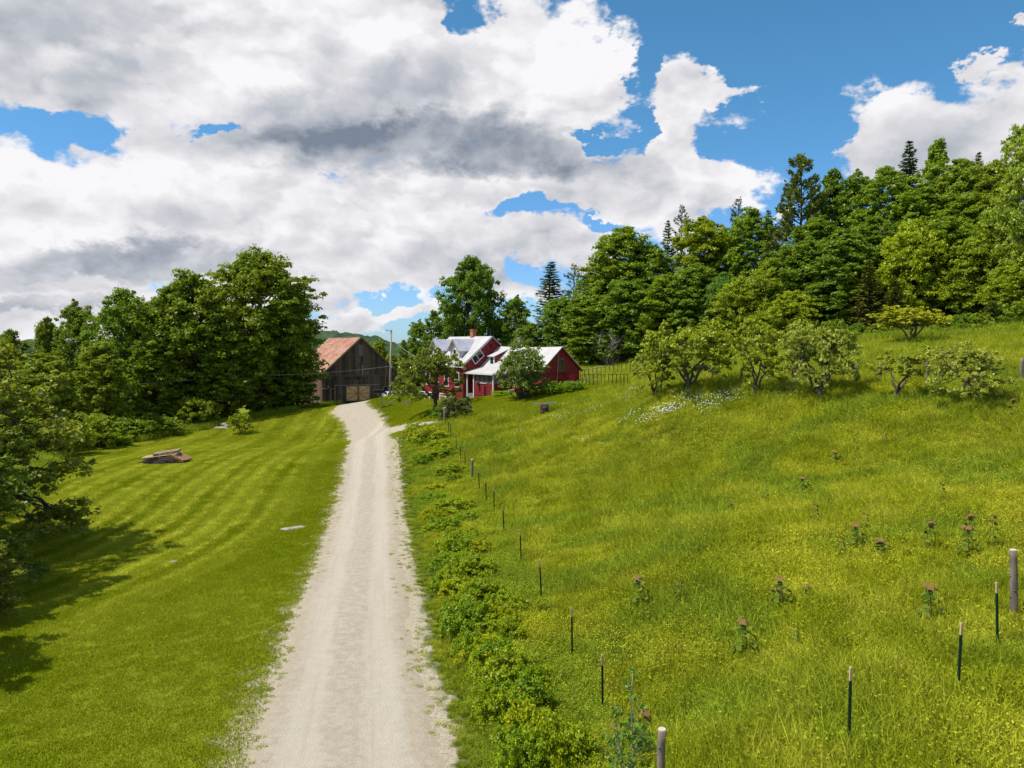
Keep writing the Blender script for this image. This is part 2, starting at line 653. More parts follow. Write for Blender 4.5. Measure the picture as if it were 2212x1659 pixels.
def empty(name, loc, rz=0.0):
    o = bpy.data.objects.new(name, None)
    COL.objects.link(o)
    o.location = loc
    o.rotation_euler = (0, 0, rz)
    o.empty_display_size = 0.3
    return o
# ================================================================== GROUND
gx, gy = np.meshgrid(GX, GY)
fx, fy = gx.ravel(), gy.ravel()
near = (np.abs(fx) < 75) & (fy > -10) & (fy < 150)


def fill(fn, default):
    o = np.full(fx.shape, default, float)
    o[near] = fn(fx[near], fy[near])
    return o


def smooth01(d, w):
    t = np.clip(0.5 - d / (2 * w), 0, 1)
    return t * t * (3 - 2 * t)


A_ROAD = fill(road_sd, 60)
A_MEAD = smooth01(fill(lambda x, y: sdf(x, y, MEADOW), 1.0), 0.8)
A_VERGE = smooth01(fill(lambda x, y: sdf(x, y, VERGE), 60), 0.4)
A_FOR = smooth01(np.minimum(fill(lambda x, y: sdf(x, y, FOREST_R), 10.), fill(lambda x, y: sdf(x, y, FOREST_L), 10.)), 1.0)


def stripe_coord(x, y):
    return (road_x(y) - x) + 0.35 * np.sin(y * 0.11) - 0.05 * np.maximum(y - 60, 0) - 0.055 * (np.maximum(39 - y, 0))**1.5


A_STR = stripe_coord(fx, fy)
ny, nx = gx.shape
idx = np.arange(ny * nx).reshape(ny, nx)
quads = np.stack([idx[:-1, :-1], idx[:-1, 1:], idx[1:, 1:], idx[1:, :-1]], -1).reshape(-1, 4)

GREEN_LAWN = (0.182, 0.222, 0.003)
GREEN_LAWN2 = (0.45, 0.465, 0.045)


def lawn_colour(N, pos, strc=None):
    n1 = N.noise(pos, 0.16, 4, 0.55)
    n2 = N.noise(pos, 1.3, 4, 0.6)
    f = N.math('ADD', N.math('MULTIPLY', N.smooth(n1, 0.3, 0.7), 0.2), N.math('MULTIPLY', N.smooth(n2, 0.3, 0.7), 0.10))
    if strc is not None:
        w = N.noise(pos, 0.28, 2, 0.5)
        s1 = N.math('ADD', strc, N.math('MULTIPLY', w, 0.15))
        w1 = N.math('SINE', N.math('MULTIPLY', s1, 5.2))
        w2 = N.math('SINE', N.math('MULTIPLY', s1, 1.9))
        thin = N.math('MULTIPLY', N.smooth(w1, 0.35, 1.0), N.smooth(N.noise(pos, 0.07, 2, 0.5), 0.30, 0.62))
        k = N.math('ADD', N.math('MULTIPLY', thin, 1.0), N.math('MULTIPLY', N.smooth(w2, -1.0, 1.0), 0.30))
        # mower lines: sheen of bent grass painted as lighter colour, left lawn only
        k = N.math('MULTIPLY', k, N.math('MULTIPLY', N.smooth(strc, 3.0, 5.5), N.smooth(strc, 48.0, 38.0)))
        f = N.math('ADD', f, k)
    c = N.mix(N.math('MINIMUM', f, 1.0), GREEN_LAWN, GREEN_LAWN2)
    dry = N.smooth(N.noise(pos, 0.45, 5, 0.65), 0.62, 0.78)
    return N.mix(N.math('MULTIPLY', dry, 0.2), c, (0.30, 0.27, 0.05))


def mat_ground():
    m, N, out = new_mat('ground_turf')
    pos = N.n('ShaderNodeNewGeometry').outputs['Position']

    def at_(n):
        return N.n('ShaderNodeAttribute', attribute_name=n).outputs['Fac']
    road, mead, forest, strc, verge = at_('road'), at_('meadow'), at_('forest'), at_('stripe'), at_('verge')
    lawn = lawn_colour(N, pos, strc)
    m1 = N.noise(pos, 0.12, 4, 0.55)
    m2 = N.noise(pos, 2.5, 5, 0.65)
    mc = N.mix(N.smooth(m1, 0.35, 0.65), (0.22, 0.24, 0.02), (0.28, 0.29, 0.02))
    mc = N.mix(N.smooth(m2, 0.3, 0.7), N.mix(0.3, mc, (0.06, 0.09, 0.01)), mc)
    c = N.mix(mead, lawn, mc)
    c = N.mix(verge, c, (0.09, 0.13, 0.012))
    soil = N.mix(N.smooth(N.noise(pos, 1.2, 5, 0.6), 0.35, 0.65), (0.035, 0.03, 0.018), (0.05, 0.065, 0.015))
    c = N.mix(forest, c, soil)
    # gravelly, patchy shoulders of the drive
    nr = N.noise(pos, 0.9, 6, 0.7)
    sh = N.math('SUBTRACT', road, N.math('MULTIPLY', N.math('SUBTRACT', nr, 0.5), 2.6))
    shf = N.smooth(sh, 0.75, 0.2)
    gr = N.mix(N.smooth(N.noise(pos, 16, 4, 0.7), 0.3, 0.7), (0.25, 0.20, 0.14), (0.44, 0.39, 0.31))
    c = N.mix(1.0, c, (.60, .62, .62), 'MULTIPLY')
    c = N.mix(N.math('MULTIPLY', shf, 0.9), c, gr)
    h = N.noise(pos, 5, 6, 0.7)
    pbr(N, out, c, 0.95, h, 0.5, 0.06, spec=0.1)
    return m


ground = link('ground', mesh_np('ground', np.stack([fx, fy, GZ.ravel()], -1), quads, mat_ground(),
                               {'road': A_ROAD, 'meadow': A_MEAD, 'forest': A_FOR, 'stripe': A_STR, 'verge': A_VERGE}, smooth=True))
tag(ground, 'grassy hillside ground of mown lawn and sloping meadow', kind='structure')

# ---- driveway: gravel sheet a little above the turf, its edge sinking unevenly into it
rx_, ry_ = np.arange(-26, 3.5, 0.2), np.arange(-5, 112, 0.2)
qx, qy = np.meshgrid(rx_, ry_)


def vnoise(x, y, s, seed):
    r = np.random.default_rng(seed)
    g = r.random((256, 256))
    X, Y = x * s, y * s
    xi, yi = np.floor(X).astype(int), np.floor(Y).astype(int)
    a, b = X - xi, Y - yi
    a, b = a * a * (3 - 2 * a), b * b * (3 - 2 * b)
    g0 = lambda i, j: g[j % 256, i % 256]
    return (g0(xi, yi) * (1 - a) + g0(xi + 1, yi) * a) * (1 - b) + (g0(xi, yi + 1) * (1 - a) + g0(xi + 1, yi + 1) * a) * b


rsd = road_sd(qx, qy)
edge = rsd + (vnoise(qx, qy, 0.55, 3) - 0.5) * 0.32 + (vnoise(qx, qy, 1.9, 4) - 0.5) * 0.3
mid = qx - road_x(qy)
rut = -0.018 * (np.exp(-((np.abs(mid) - 0.78) / 0.28)**2)) * (qy < 95)
z = hz(qx, qy) + 0.03 - 0.075 * np.clip((edge + 0.25) / 0.5, 0, 1)**1.3 + rut + 0.006 * (vnoise(qx, qy, 1.2, 5) - .5)
keep = (rsd[:-1, :-1] < 0.75) & (rsd[1:, 1:] < 0.75) & (rsd[:-1, 1:] < 0.75) & (rsd[1:, :-1] < 0.75)
idr = np.arange(qx.size).reshape(qx.shape)
qd = np.stack([idr[:-1, :-1], idr[:-1, 1:], idr[1:, 1:], idr[1:, :-1]], -1)[keep]
used = np.unique(qd)
remap = np.zeros(qx.size, int)
remap[used] = np.arange(len(used))
rv = np.stack([qx.ravel(), qy.ravel(), z.ravel()], -1)[used]


def mat_gravel():
    m, N, out = new_mat('driveway_gravel')
    pos = N.n('ShaderNodeNewGeometry').outputs['Position']
    off = N.n('ShaderNodeAttribute', attribute_name='off').outputs['Fac']
    ed = N.n('ShaderNodeAttribute', attribute_name='edge').outputs['Fac']
    ax = N.math('ABSOLUTE', off)
    wob = N.noise(N.vmath('MULTIPLY', pos, (1.2, 0.25, 1)), 1.0, 4, 0.6)
    tr = N.math('ADD', ax, N.math('MULTIPLY', N.math('SUBTRACT', wob, 0.5), 0.7))
    track = N.math('MULTIPLY', N.smooth(tr, 0.3, 0.62), N.smooth(tr, 1.45, 1.0))
    fine = N.noise(pos, 38, 4, 0.75)
    med = N.noise(pos, 4.5, 6, 0.7)
    sy_ = N.n('ShaderNodeSeparateXYZ', {0: pos}).outputs[1]
    streak = N.noise(N.n('ShaderNodeCombineXYZ', {0: N.math('MULTIPLY', off, 3.6), 1: N.math('MULTIPLY', sy_, .14)}).outputs[0], 1.6, 6, 0.6)
    c = N.mix(N.smooth(med, 0.32, 0.68), (0.285, 0.25, 0.195), (0.375, 0.335, 0.27))
    c = N.mix(N.math('MULTIPLY', track, 0.6), c, (0.41, 0.37, 0.305))
    c = N.mix(N.math('MULTIPLY', N.smooth(streak, 0.48, 0.70), 0.5), c, (0.33, 0.27, 0.20))
    vo = N.n('ShaderNodeTexVoronoi', {'Vector': pos, 'Scale': 19.0})
    st = N.smooth(vo.outputs['Distance'], 0.42, 0.1)
    sc = N.n('ShaderNodeSeparateColor', {0: vo.outputs['Color']}).outputs[0]
    side = N.smooth(ed, -0.75, -0.1)
    peb = N.math('MULTIPLY', N.math('MULTIPLY', st, N.smooth(sc, 0.45, 0.9)), N.math('ADD', 0.28, N.math('MULTIPLY', side, 0.6)))
    c = N.mix(peb, c, N.mix(sc, (0.24, 0.20, 0.15), (0.62, 0.56, 0.46)))
    c = N.mix(N.math('MULTIPLY', N.smooth(fine, 0.35, 0.75), 0.22), c, (0.27, 0.22, 0.16))
    c = N.mix(N.math('MULTIPLY', side, 0.35), c, (0.30, 0.24, 0.16))
    hgt = N.math('ADD', N.math('MULTIPLY', st, 0.6), N.math('ADD', fine, med))
    pbr(N, out, c, 0.95, hgt, 0.5, 0.03, spec=0.15)
    return m


drive = link('driveway', mesh_np('driveway', rv, remap[qd], mat_gravel(), {'off': mid.ravel()[used], 'edge': edge.ravel()[used]}, smooth=True))
tag(drive, 'pale gravel driveway running straight up to the barn', kind='structure')

# ================================================================== PLANT MESHES
LM = {
    'maple': leaf_mat('leaf_maple', (0.090, 0.160, 0.010), (0.25, 0.335, 0.022), .45),
    'wood': leaf_mat('leaf_wood', (0.090, 0.160, 0.012), (0.25, 0.34, 0.030), .45),
    'apple': leaf_mat('leaf_apple', (0.11, 0.16, 0.012), (0.34, 0.38, 0.06), 0.4, 1.5),
    'conifer': leaf_mat('needles', (0.045, 0.075, 0.016), (0.15, 0.18, 0.04), 0.15, 0.8),
    'shrub': leaf_mat('leaf_shrub', (0.12, 0.19, 0.006), (0.38, 0.42, 0.012), 0.4, 1.5),
    'flower': simple_mat('white_petals', (0.62, 0.60, 0.55), (0.85, 0.84, 0.80), 8, 0.7),
}
BARK = simple_mat('bark', (0.045, 0.036, 0.028), (0.13, 0.11, 0.09), 6, 0.9, 0.8, stretch=(1, 1, .25))
BARK_GREY = simple_mat('bark_grey', (0.12, 0.11, 0.10), (0.30, 0.28, 0.26), 6, 0.9, 0.8, stretch=(1, 1, .25))


def leaves(centres, normals, size, r, aspect=0.62, fold=0.25):
    """one folded quad per leaf"""
    n = len(centres)
    normals = normals / np.maximum(np.linalg.norm(normals, axis=1, keepdims=True), 1e-6)
    t = r.normal(size=(n, 3))
    t -= (t * normals).sum(1, keepdims=True) * normals
    t /= np.maximum(np.linalg.norm(t, axis=1, keepdims=True), 1e-6)
    b = np.cross(normals, t)
    s = (size * r.uniform(0.65, 1.3, n))[:, None]
    p0 = centres - t * s * 0.5
    p2 = centres + t * s * 0.5
    p1 = centres + b * s * aspect * 0.5 - normals * s * fold * 0.3
    p3 = centres - b * s * aspect * 0.5 - normals * s * fold * 0.3
    v = np.stack([p0, p1, p2, p3], 1).reshape(-1, 3)
    f = np.arange(4 * n).reshape(n, 4)
    lv = np.repeat(np.clip(r.normal(0.5, 0.25, n), 0, 1), 4)
    return v, f, lv


def unit(r, n):
    v = r.normal(size=(n, 3))
    return v / np.linalg.norm(v, axis=1, keepdims=True)


def clumps(r, centres, radii, per, size, flat=0.75, up=0.3, sub=14, aspect=0.62, odds=.2):
    """leaf clumps on the upper outside of each blob"""
    C, Nn = [], []
    for c, rad in zip(centres, radii):
        k = max(3, int(sub * r.uniform(0.7, 1.3)))
        d = unit(r, k)
        d[:, 2] = np.where(d[:, 2] < -.5, -d[:, 2], d[:, 2])
        sc = c + d * rad * np.array([1, 1, flat]) * r.uniform(0.5, 1.08, (k, 1))
        sr = rad * r.uniform(0.22, 0.44, k)
        m = max(4, int(per / k))
        odd = r.random(k) < odds
        sc = np.where(odd[:, None], c + (sc - c) * r.uniform(1.15, 1.5, (k, 1)) + np.array([0, 0, .12]) * rad, sc)
        sr = np.where(odd, sr * .62, sr)
        for q, rr in zip(sc, sr):
            dd = unit(r, m)
            dd[:, 2] = np.where(dd[:, 2] < -0.25, -dd[:, 2] * 0.6, dd[:, 2])
            C.append(q + dd * rr * np.array([1, 1, 0.95]) * r.uniform(0.35, 1.45, (m, 1)))
            Nn.append(dd * 0.8 + np.array([0, 0, up]) + unit(r, m) * 0.75)
    C, Nn = np.concatenate(C), np.concatenate(Nn)
    return leaves(C, Nn, size, r, aspect)


def wobble(r, a, b, n, amp, sag=0.0):
    a, b = np.array(a, float), np.array(b, float)
    t = np.linspace(0, 1, n)[:, None]
    p = a + (b - a) * t
    L = np.linalg.norm(b - a)
    off = np.cumsum(r.normal(size=(n, 3)), 0) * amp * L / n
    off -= off[-1] * t
    off *= np.sin(np.pi * t) ** 0.5 if False else 1
    p = p + off
    p[:, 2] += sag * L * np.sin(np.pi * t[:, 0])
    p[0] = a
    p[-1] = b
    return p


def nearest(path, q):
    d = np.linalg.norm(path - q, axis=1)
    return int(np.argmin(d))


def broadleaf(seed, H, Rr, base, nblob, nleaf, leaf, prof='round', blobr=0.36, mat='maple', trunkr=0.3, gap=0.0, name='tree', flat=1.05, shell=0.5):
    """a tapered trunk with limbs into each leaf clump"""
    r = np.random.default_rng(seed)
    mb = MB()
    top = np.array([r.normal() * Rr * .1, r.normal() * Rr * .1, H * 0.93])
    tp = wobble(r, (0, 0, -0.6), top, 9, 0.12)
    tr = np.linspace(1, 0.12, 9) ** 0.9 * trunkr
    tr[0] *= 1.45
    mb.tube(tp, tr, 8)
    cen, rad = [], []
    for i in range(nblob):
        h = (i + r.uniform(0, 1)) / nblob
        z_ = base * H + (H * 0.97 - base * H) * h
        if prof == 'round':
            w = math.sqrt(max(0.02, 1 - ((h - .42) / .61) ** 2))
        elif prof == 'tall':
            w = math.sqrt(max(0.02, 1 - ((h - .34) / .69) ** 2))
        elif prof == 'spire':
            w = (1 - h) ** 0.6 * 0.9 + 0.12
        else:
            w = 1.0
        a = i * 2.399963 + r.uniform(-.5, .5)
        d = Rr * w * (r.uniform(shell, 1.0) if h < 0.93 else r.uniform(0, .3)) * (1 - blobr * 0.45)
        br = Rr * blobr * r.uniform(0.7, 1.2) * (0.75 + 0.35 * w)
        c = np.array([math.cos(a) * d, math.sin(a) * d, z_])
        if r.random() < gap:
            continue
        cen.append(c)
        rad.append(br)
        k = nearest(tp, c - np.array([0, 0, d * 0.8]))
        k = min(max(1, k), 7)
        lp = wobble(r, tp[k], c, 6, 0.22, -0.05)
        lr = np.linspace(tr[k] * 0.5, 0.025, 6)
        mb.tube(lp, lr, 5, False)
        for _ in range(3):
            e = c + unit(r, 1)[0] * br * 0.9
            mb.tube([lp[3], (lp[3] + e) / 2 + r.normal(size=3) * .15, e], [lr[3] * .7, .03, .012], 4, False)
    v, f, lv = clumps(r, cen, rad, nleaf / max(1, len(cen)), leaf, flat)
    cm = mesh_np(name + '_crown', v, f, LM[mat], {'lv': lv})
    tm = mb.mesh(name + '_trunk', BARK, True)
    H, Rr = float(np.percentile(v[:, 2], 99.8)), float(np.percentile(np.hypot(v[:, 0], v[:, 1]), 96))
    return {'H': H, 'R': Rr, 'trunk': tm, 'crown': cm}


def spruce(seed, H, Rr, nwh, leafn, base=0.06, mat='conifer', droop=0.25, sparse=0.0, needle=0.42, name='spruce', pine=False):
    r = np.random.default_rng(seed)
    mb = MB()
    tp = wobble(r, (0, 0, -0.6), (0, 0, H), 8, 0.02)
    mb.tube(tp, np.linspace(0.24, 0.02, 8) * H / 16, 7)
    C, T, Nn = [], [], []
    for i in range(nwh):
        h = base + (1 - base) * (i + 0.5) / nwh
        z_ = H * h
        L0 = Rr * (1 - h) ** (0.75 if not pine else 0.6) * (1.0 if not pine else r.uniform(0.75, 1.25)) + 0.12
        nb = r.integers(5, 8) if not pine else r.integers(4, 7)
        a0 = r.uniform(0, 6.28)
        for k in range(nb):
            if r.random() < sparse:
                continue
            a = a0 + 2 * math.pi * k / nb + r.normal() * 0.2
            L = L0 * r.uniform(0.65, 1.12)
            dirv = np.array([math.cos(a), math.sin(a), 0])
            rise = (0.35 if pine else 0.1) + 0.55 * h
            n = max(4, int(L / 0.35))
            tt = np.linspace(0.0, 1, n)
            pts = np.array([0, 0, z_]) + dirv * (tt * L)[:, None]
            pts[:, 2] += L * (rise * tt * (0.6 if not pine else 0.75) - droop * np.sin(tt * 2.2) * (1 - h))
            mb.tube([pts[0], pts[n // 2], pts[-1]], [0.035 + 0.012 * L, 0.02 + .005 * L, 0.008], 4, False)
            m = max(6, int(leafn * L / Rr))
            s = r.uniform(0.12 if not pine else 0.35, 1, m) ** 0.8
            side = r.normal(size=m) * (0.20 if not pine else 0.16) * L * (1.1 - s) + r.normal(size=m) * 0.12
            P0 = np.array([0, 0, z_]) + dirv * (s * L)[:, None] + np.stack([-dirv[1] * side, dirv[0] * side, 0 * side], -1)
            P0[:, 2] += L * (rise * s * (0.6 if not pine else 0.75) - droop * np.sin(s * 2.2) * (1 - h)) + r.normal(size=m) * (0.07 if not pine else 0.16)
            C.append(P0)
            t = dirv * 1.0 + np.stack([-dirv[1] * np.sign(side), dirv[0] * np.sign(side), 0 * side], -1) * 0.7 + r.normal(size=(m, 3)) * (0.35 if not pine else 0.8)
            t[:, 2] += (-0.15 if not pine else 0.5)
            T.append(t)
            Nn.append(np.array([0, 0, 1.0]) + r.normal(size=(m, 3)) * (0.4 if not pine else 0.9))
    C, T, Nn = np.concatenate(C), np.concatenate(T), np.concatenate(Nn)
    T /= np.linalg.norm(T, axis=1, keepdims=True)
    B = np.cross(Nn, T)
    B /= np.maximum(np.linalg.norm(B, axis=1, keepdims=True), 1e-6)
    s = needle * r.uniform(0.6, 1.3, len(C))[:, None]
    v = np.stack([C - T * s * .5, C + B * s * .17, C + T * s * .5, C - B * s * .17], 1).reshape(-1, 3)
    f = np.arange(len(v)).reshape(-1, 4)
    lv = np.repeat(np.clip(r.normal(.5, .25, len(C)), 0, 1), 4)
    return {'H': H, 'R': Rr, 'trunk': mb.mesh(name + '_trunk', BARK, True), 'crown': mesh_np(name + '_crown', v, f, LM[mat], {'lv': lv})}


def appletree(seed, H, Rr, nst, ntar, nleaf, leaf, lean=(0, 0), mat='apple', base=0.2, rad=0.55, name='apple', spread=0.25, flowers=0, bare=0, thick=0.14, sub=5):
    """low crooked tree: several limbs fork near the ground"""
    r = np.random.default_rng(seed)
    mb = MB()
    lean_ = lean
    cz, rz_ = H * (1 + base) / 2, H * (1 - base) / 2
    lean = np.array([lean[0], lean[1], 0.0])
    stems = []
    fork = np.array([lean[0] * .25, lean[1] * .25, H * 0.13])
    mb.tube(wobble(r, (0, 0, -0.4), fork, 4, 0.2), [thick * 1.5, thick * 1.25, thick * 1.1, thick], 7)
    for i in range(nst):
        a = 6.283 * i / nst + r.uniform(-.5, .5)
        e = lean + np.array([math.cos(a) * Rr * spread * 2.0, math.sin(a) * Rr * spread * 2.0, cz + r.uniform(-.2, .5) * rz_])
        st = fork if i % 2 == 0 or nst < 4 else np.array([r.normal() * .12, r.normal() * .12, -0.1])
        p = wobble(r, st, e, 9, 0.38, 0.06)
        stems.append((p, np.linspace(thick * .8, thick * .22, 9)))
        mb.tube(p, stems[-1][1], 6, False)
    cen, rd = [], []
    for i in range(ntar):
        d = unit(r, 1)[0]
        d[2] = d[2] if d[2] > -0.8 else -d[2] * .5
        q = lean + np.array([0, 0, cz]) + d * np.array([Rr, Rr, rz_]) * r.uniform(0.4, 0.97)
        if i % 5 == 0 and base < .3:
            q_ = r.uniform(0, 6.283)
            k_ = r.uniform(.55, 1.0) * Rr
            q = lean + np.array([math.cos(q_) * k_, math.sin(q_) * k_, H * r.uniform(base * .7, base + .3)])
        bs, bk, bd = None, 0, 1e9
        for p, rr in stems:
            k = nearest(p[3:], q) + 3
            dd = np.linalg.norm(p[k] - q)
            if dd < bd:
                bs, bk, bd = (p, rr), k, dd
        pth = wobble(r, bs[0][bk], q, 6, 0.35, 0.04)
        mb.tube(pth, np.linspace(bs[1][bk] * .6, .012, 6), 4, False)
        for _ in range(2):
            e = q + unit(r, 1)[0] * rad * Rr * .5
            mb.tube([pth[4], e], [.015, .006], 3, False)
        if i >= bare:
            cen.append(q)
            rd.append(rad * Rr * r.uniform(.35, .75) * .8)
            if r.random() < .4:
                cen.append(pth[3])
                rd.append(rad * Rr * .3)
        else:
            for _ in range(4):
                e = q + unit(r, 1)[0] * rad * Rr * .8 + np.array([0, 0, .1])
                mb.tube([pth[3], (pth[4] + e) / 2, e], [.02, .012, .004], 3, False)
    v, f, lv = clumps(r, cen, rd, nleaf / len(cen), leaf, 0.75, sub=sub, odds=.06)
    H, Rr = float(np.percentile(v[:, 2], 99.8)), float(np.percentile(np.hypot(v[:, 0] - lean_[0], v[:, 1] - lean_[1]), 96))
    out = {'H': H, 'R': Rr, 'trunk': mb.mesh(name + '_trunk', BARK, True), 'crown': mesh_np(name + '_crown', v, f, LM[mat], {'lv': lv})}
    if flowers:
        c2 = np.array(cen)[r.integers(0, len(cen), flowers)]
        rr = np.array(rd)[r.integers(0, len(rd), flowers)][:, None]
        d = unit(r, flowers)
        d[:, 2] = np.abs(d[:, 2])
        v, f, lv = leaves(c2 + d * rr * 1.15, d, 0.16, r, 0.8)
        out['blossom'] = mesh_np(name + '_blossom', v, f, LM['flower'], {'lv': lv})
    return out


def shrub(seed, H, Rr, nleaf, leaf, mat='shrub', nst=9, name='shrub', aspect=.5, nb=16, flowers=0):
    r = np.random.default_rng(seed)
    mb = MB()
    cen, rd = [], []
    for i in range(nb):
        a = i * 2.4 + r.uniform(-.4, .4)
        q = Rr * math.sqrt((i + .5) / nb) * .82
        h = H * (0.9 - 0.55 * (q / Rr) ** 2) * r.uniform(.75, 1.1)
        c = np.array([math.cos(a) * q, math.sin(a) * q, h - Rr * .18])
        mb.tube(wobble(r, (math.cos(a) * q * .25, math.sin(a) * q * .25, -0.1), c, 5, .2), np.linspace(.03, .008, 5) * (H / 1.5) ** .5, 4, False)
        cen.append(c)
        rd.append(Rr * r.uniform(.24, .4))
        if i % 2:
            cen.append(c * np.array([1.05, 1.05, .45]))
            rd.append(Rr * r.uniform(.2, .34))
    v, f, lv = clumps(r, cen, rd, nleaf / len(cen), leaf, 0.9, sub=7, aspect=aspect)
    v[:, 2] = np.maximum(v[:, 2], 0.0)
    lean_ = (0, 0)
    H, Rr = float(np.percentile(v[:, 2], 99.8)), float(np.percentile(np.hypot(v[:, 0] - lean_[0], v[:, 1] - lean_[1]), 96))
    out = {'H': H, 'R': Rr, 'trunk': mb.mesh(name + '_stems', BARK, True), 'crown': mesh_np(name + '_foliage', v, f, LM[mat], {'lv': lv})}
    if flowers:
        d = unit(r, flowers)
        d[:, 2] = np.abs(d[:, 2])
        k = r.integers(0, len(cen), flowers)
        v, f, lv = leaves(np.array(cen)[k] + d * np.array(rd)[k][:, None] * 1.1, d, .1, r, .8)
        out['blossom'] = mesh_np(name + '_blossom', v, f, LM['flower'], {'lv': lv})
    return out


PR = {}
PR['maple'] = [broadleaf(s, 17, 6.0, 0.12, 84, 60000, 0.34, 'round', .29, 'maple', .38, name='maple') for s in (1, 2, 3)]
PR['dec'] = [broadleaf(s, 17, 4.2, 0.07, nb_, 45000, lf_, 'tall', br_, 'wood', .24, name='deciduous', flat=fl_) for s, nb_, lf_, br_, fl_ in ((11, 62, .33, .34, 1.05), (12, 50, .34, .40, 1.0), (13, 84, .30, .28, 1.3), (14, 66, .32, .32, .95))]
PR['spire'] = [broadleaf(21, 17, 3.6, 0.08, 54, 32000, 0.32, 'spire', .34, 'wood', .2, name='narrow')]
PR['layer'] = [broadleaf(s, 12, 4.6, 0.08, 56, 32000, 0.31, 'round', .34, 'wood', .16, flat=.6, name='layered') for s in (31, 32)]
PR['birch'] = [broadleaf(41, 17, 5.5, 0.05, 80, 52000, 0.29, 'round', .26, 'wood', .22, name='birch')]
PR['spruce'] = [spruce(51, 18, 3.3, 42, 70, needle=.5), spruce(52, 18, 3.3, 40, 66, sparse=.10, needle=.5)]
PR['pine'] = [spruce(61, 20, 5.2, 26, 230, base=.14, droop=.05, sparse=.12, needle=.5, name='pine', pine=True),
              spruce(62, 20, 4.2, 22, 110, base=.2, droop=.05, sparse=.3, needle=.42, name='thin_pine', pine=True)]
PR['apple'] = [appletree(71, 4.6, 3.2, 5, 84, 14000, .20, name='apple', rad=.42),
               appletree(72, 4.6, 2.6, 4, 70, 11000, .19, name='apple', rad=.42),
               appletree(73, 4.6, 2.3, 3, 40, 6000, .19, (.5, 0), name='apple', rad=.40, base=.34, bare=5),
               appletree(74, 4.6, 3.2, 2, 80, 14000, .19, (-1.7, .2), name='apple', rad=.40, base=.12, bare=4)]
PR['apple'].append(appletree(78, 4.6, 3.0, 4, 85, 15000, .20, name='apple', rad=.40, base=.42))
PR['crab'] = [appletree(75, 5.4, 3.9, 5, 120, 34000, .19, (-.5, 0), name='crab_apple', base=.2, rad=.36, flowers=60, thick=.17)]
PR['nearapple'] = [appletree(76, 7.6, 3.4, 5, 150, 46000, .17, name='old_apple', base=.02, rad=.34, thick=.18, sub=9)]
PR['shrub'] = [shrub(81, 1.5, 1.25, 6500, .125), shrub(82, 1.5, 1.3, 6500, .12), shrub(83, 1.3, 1.4, 6500, .13)]
PR['bush'] = [shrub(84, 2.6, 2.0, 9000, .21, 'wood', nb=20), shrub(85, 2.6, 2.2, 9000, .22, 'maple', nb=20)]
PR['lilac'] = [shrub(86, 5.0, 2.6, 24000, .20, 'wood', nb=52, flowers=420)]
PR['vase'] = [appletree(88, 1.9, 1.15, 9, 56, 5500, .13, name='vase_shrub', base=.25, spread=.30, thick=.035, mat='shrub', rad=.45)]


def aspen(seed, H=.75):
    r = np.random.default_rng(seed)
    mb = MB()
    p = wobble(r, (0, 0, -.05), (r.normal() * .05, r.normal() * .05, H), 6, .1)
    mb.tube(p, np.linspace(.012, .004, 6), 4)
    n = 40
    t = r.uniform(.15, 1, n)
    d = unit(r, n)
    d[:, 2] = np.abs(d[:, 2]) * .3
    c = np.stack([np.interp(t, np.linspace(0, 1, 6), p[:, k]) for k in range(3)], -1) + d * (.10 + .14 * (1 - t))[:, None]
    v, f, lv = leaves(c, d + np.array([0, 0, .6]), .115, r, .95, .3)
    return {'H': H, 'R': .3, 'trunk': mb.mesh('sapling_stem', BARK, True), 'crown': mesh_np('sapling_leaves', v, f, None, {'lv': lv, 'red': np.repeat(t, 4)})}


def mat_sapling():
    m, N, out = new_mat('leaf_sapling')
    lv = N.n('ShaderNodeAttribute', attribute_name='lv').outputs['Fac']
    rd = N.n('ShaderNodeAttribute', attribute_name='red').outputs['Fac']
    c = N.mix(lv, (0.05, 0.10, 0.012), (0.23, 0.28, 0.04))
    c = N.mix(N.smooth(rd, .75, 1.0), c, (0.24, 0.14, 0.06))
    dif = N.n('ShaderNodeBsdfDiffuse', {'Color': c})
    tr = N.n('ShaderNodeBsdfTranslucent', {'Color': c})
    mx = N.n('ShaderNodeMixShader', {0: .3, 1: dif.outputs[0], 2: tr.outputs[0]})
    N.t.links.new(mx.outputs[0], out.inputs[0])
    return m


MSAP = mat_sapling()
PR['sapling'] = [aspen(91), aspen(92), aspen(93)]
for q in PR['sapling']:
    q['crown'].materials.append(MSAP)

PARTN = {'spruce': ('trunk', 'crown'), 'shrub': ('stems', 'foliage')}


def plant(name, proto, x, y, H, Rw=None, rz=0.0, label=None, cat='tree', group=None, tint=None, z=None, parts=('trunk', 'crown'), tilt=(0, 0)):
    root = bpy.data.objects.new(name, None)
    COL.objects.link(root)
    root.empty_display_size = .3
    root.location = (x, y, float(hz(x, y)) if z is None else z)
    sz = H / proto['H']
    sx = sz if Rw is None else Rw / proto['R']
    root.rotation_euler = (tilt[0], tilt[1], rz)
    tag(root, label, cat, group)
    for k, nm in (('trunk', parts[0]), ('crown', parts[1]), ('blossom', 'blossom')):
        if k in proto:
            o = link(nm, proto[k], root, scale=(sx, sx, sz))
            if tint and k == 'crown':
                o.color = (*tint, 1)
    return root


def place(name, kind, i, dx, topy, D, wpx=None, rz=None, extra=0.0, **kw):
    """trunk at column dx, top at height topy of the photograph, D metres away"""
    x, y = atD(dx, D)
    zg = float(hz(x, y))
    pr = PR[kind][i % len(PR[kind])]
    H = ztop(topy, D) - zg + extra
    Rw = None if wpx is None else wpx * 0.463 * D / 710 / 2
    return plant(name, pr, x, y, H, Rw, rz if rz is not None else (dx * 1.7) % 6.28, **kw)


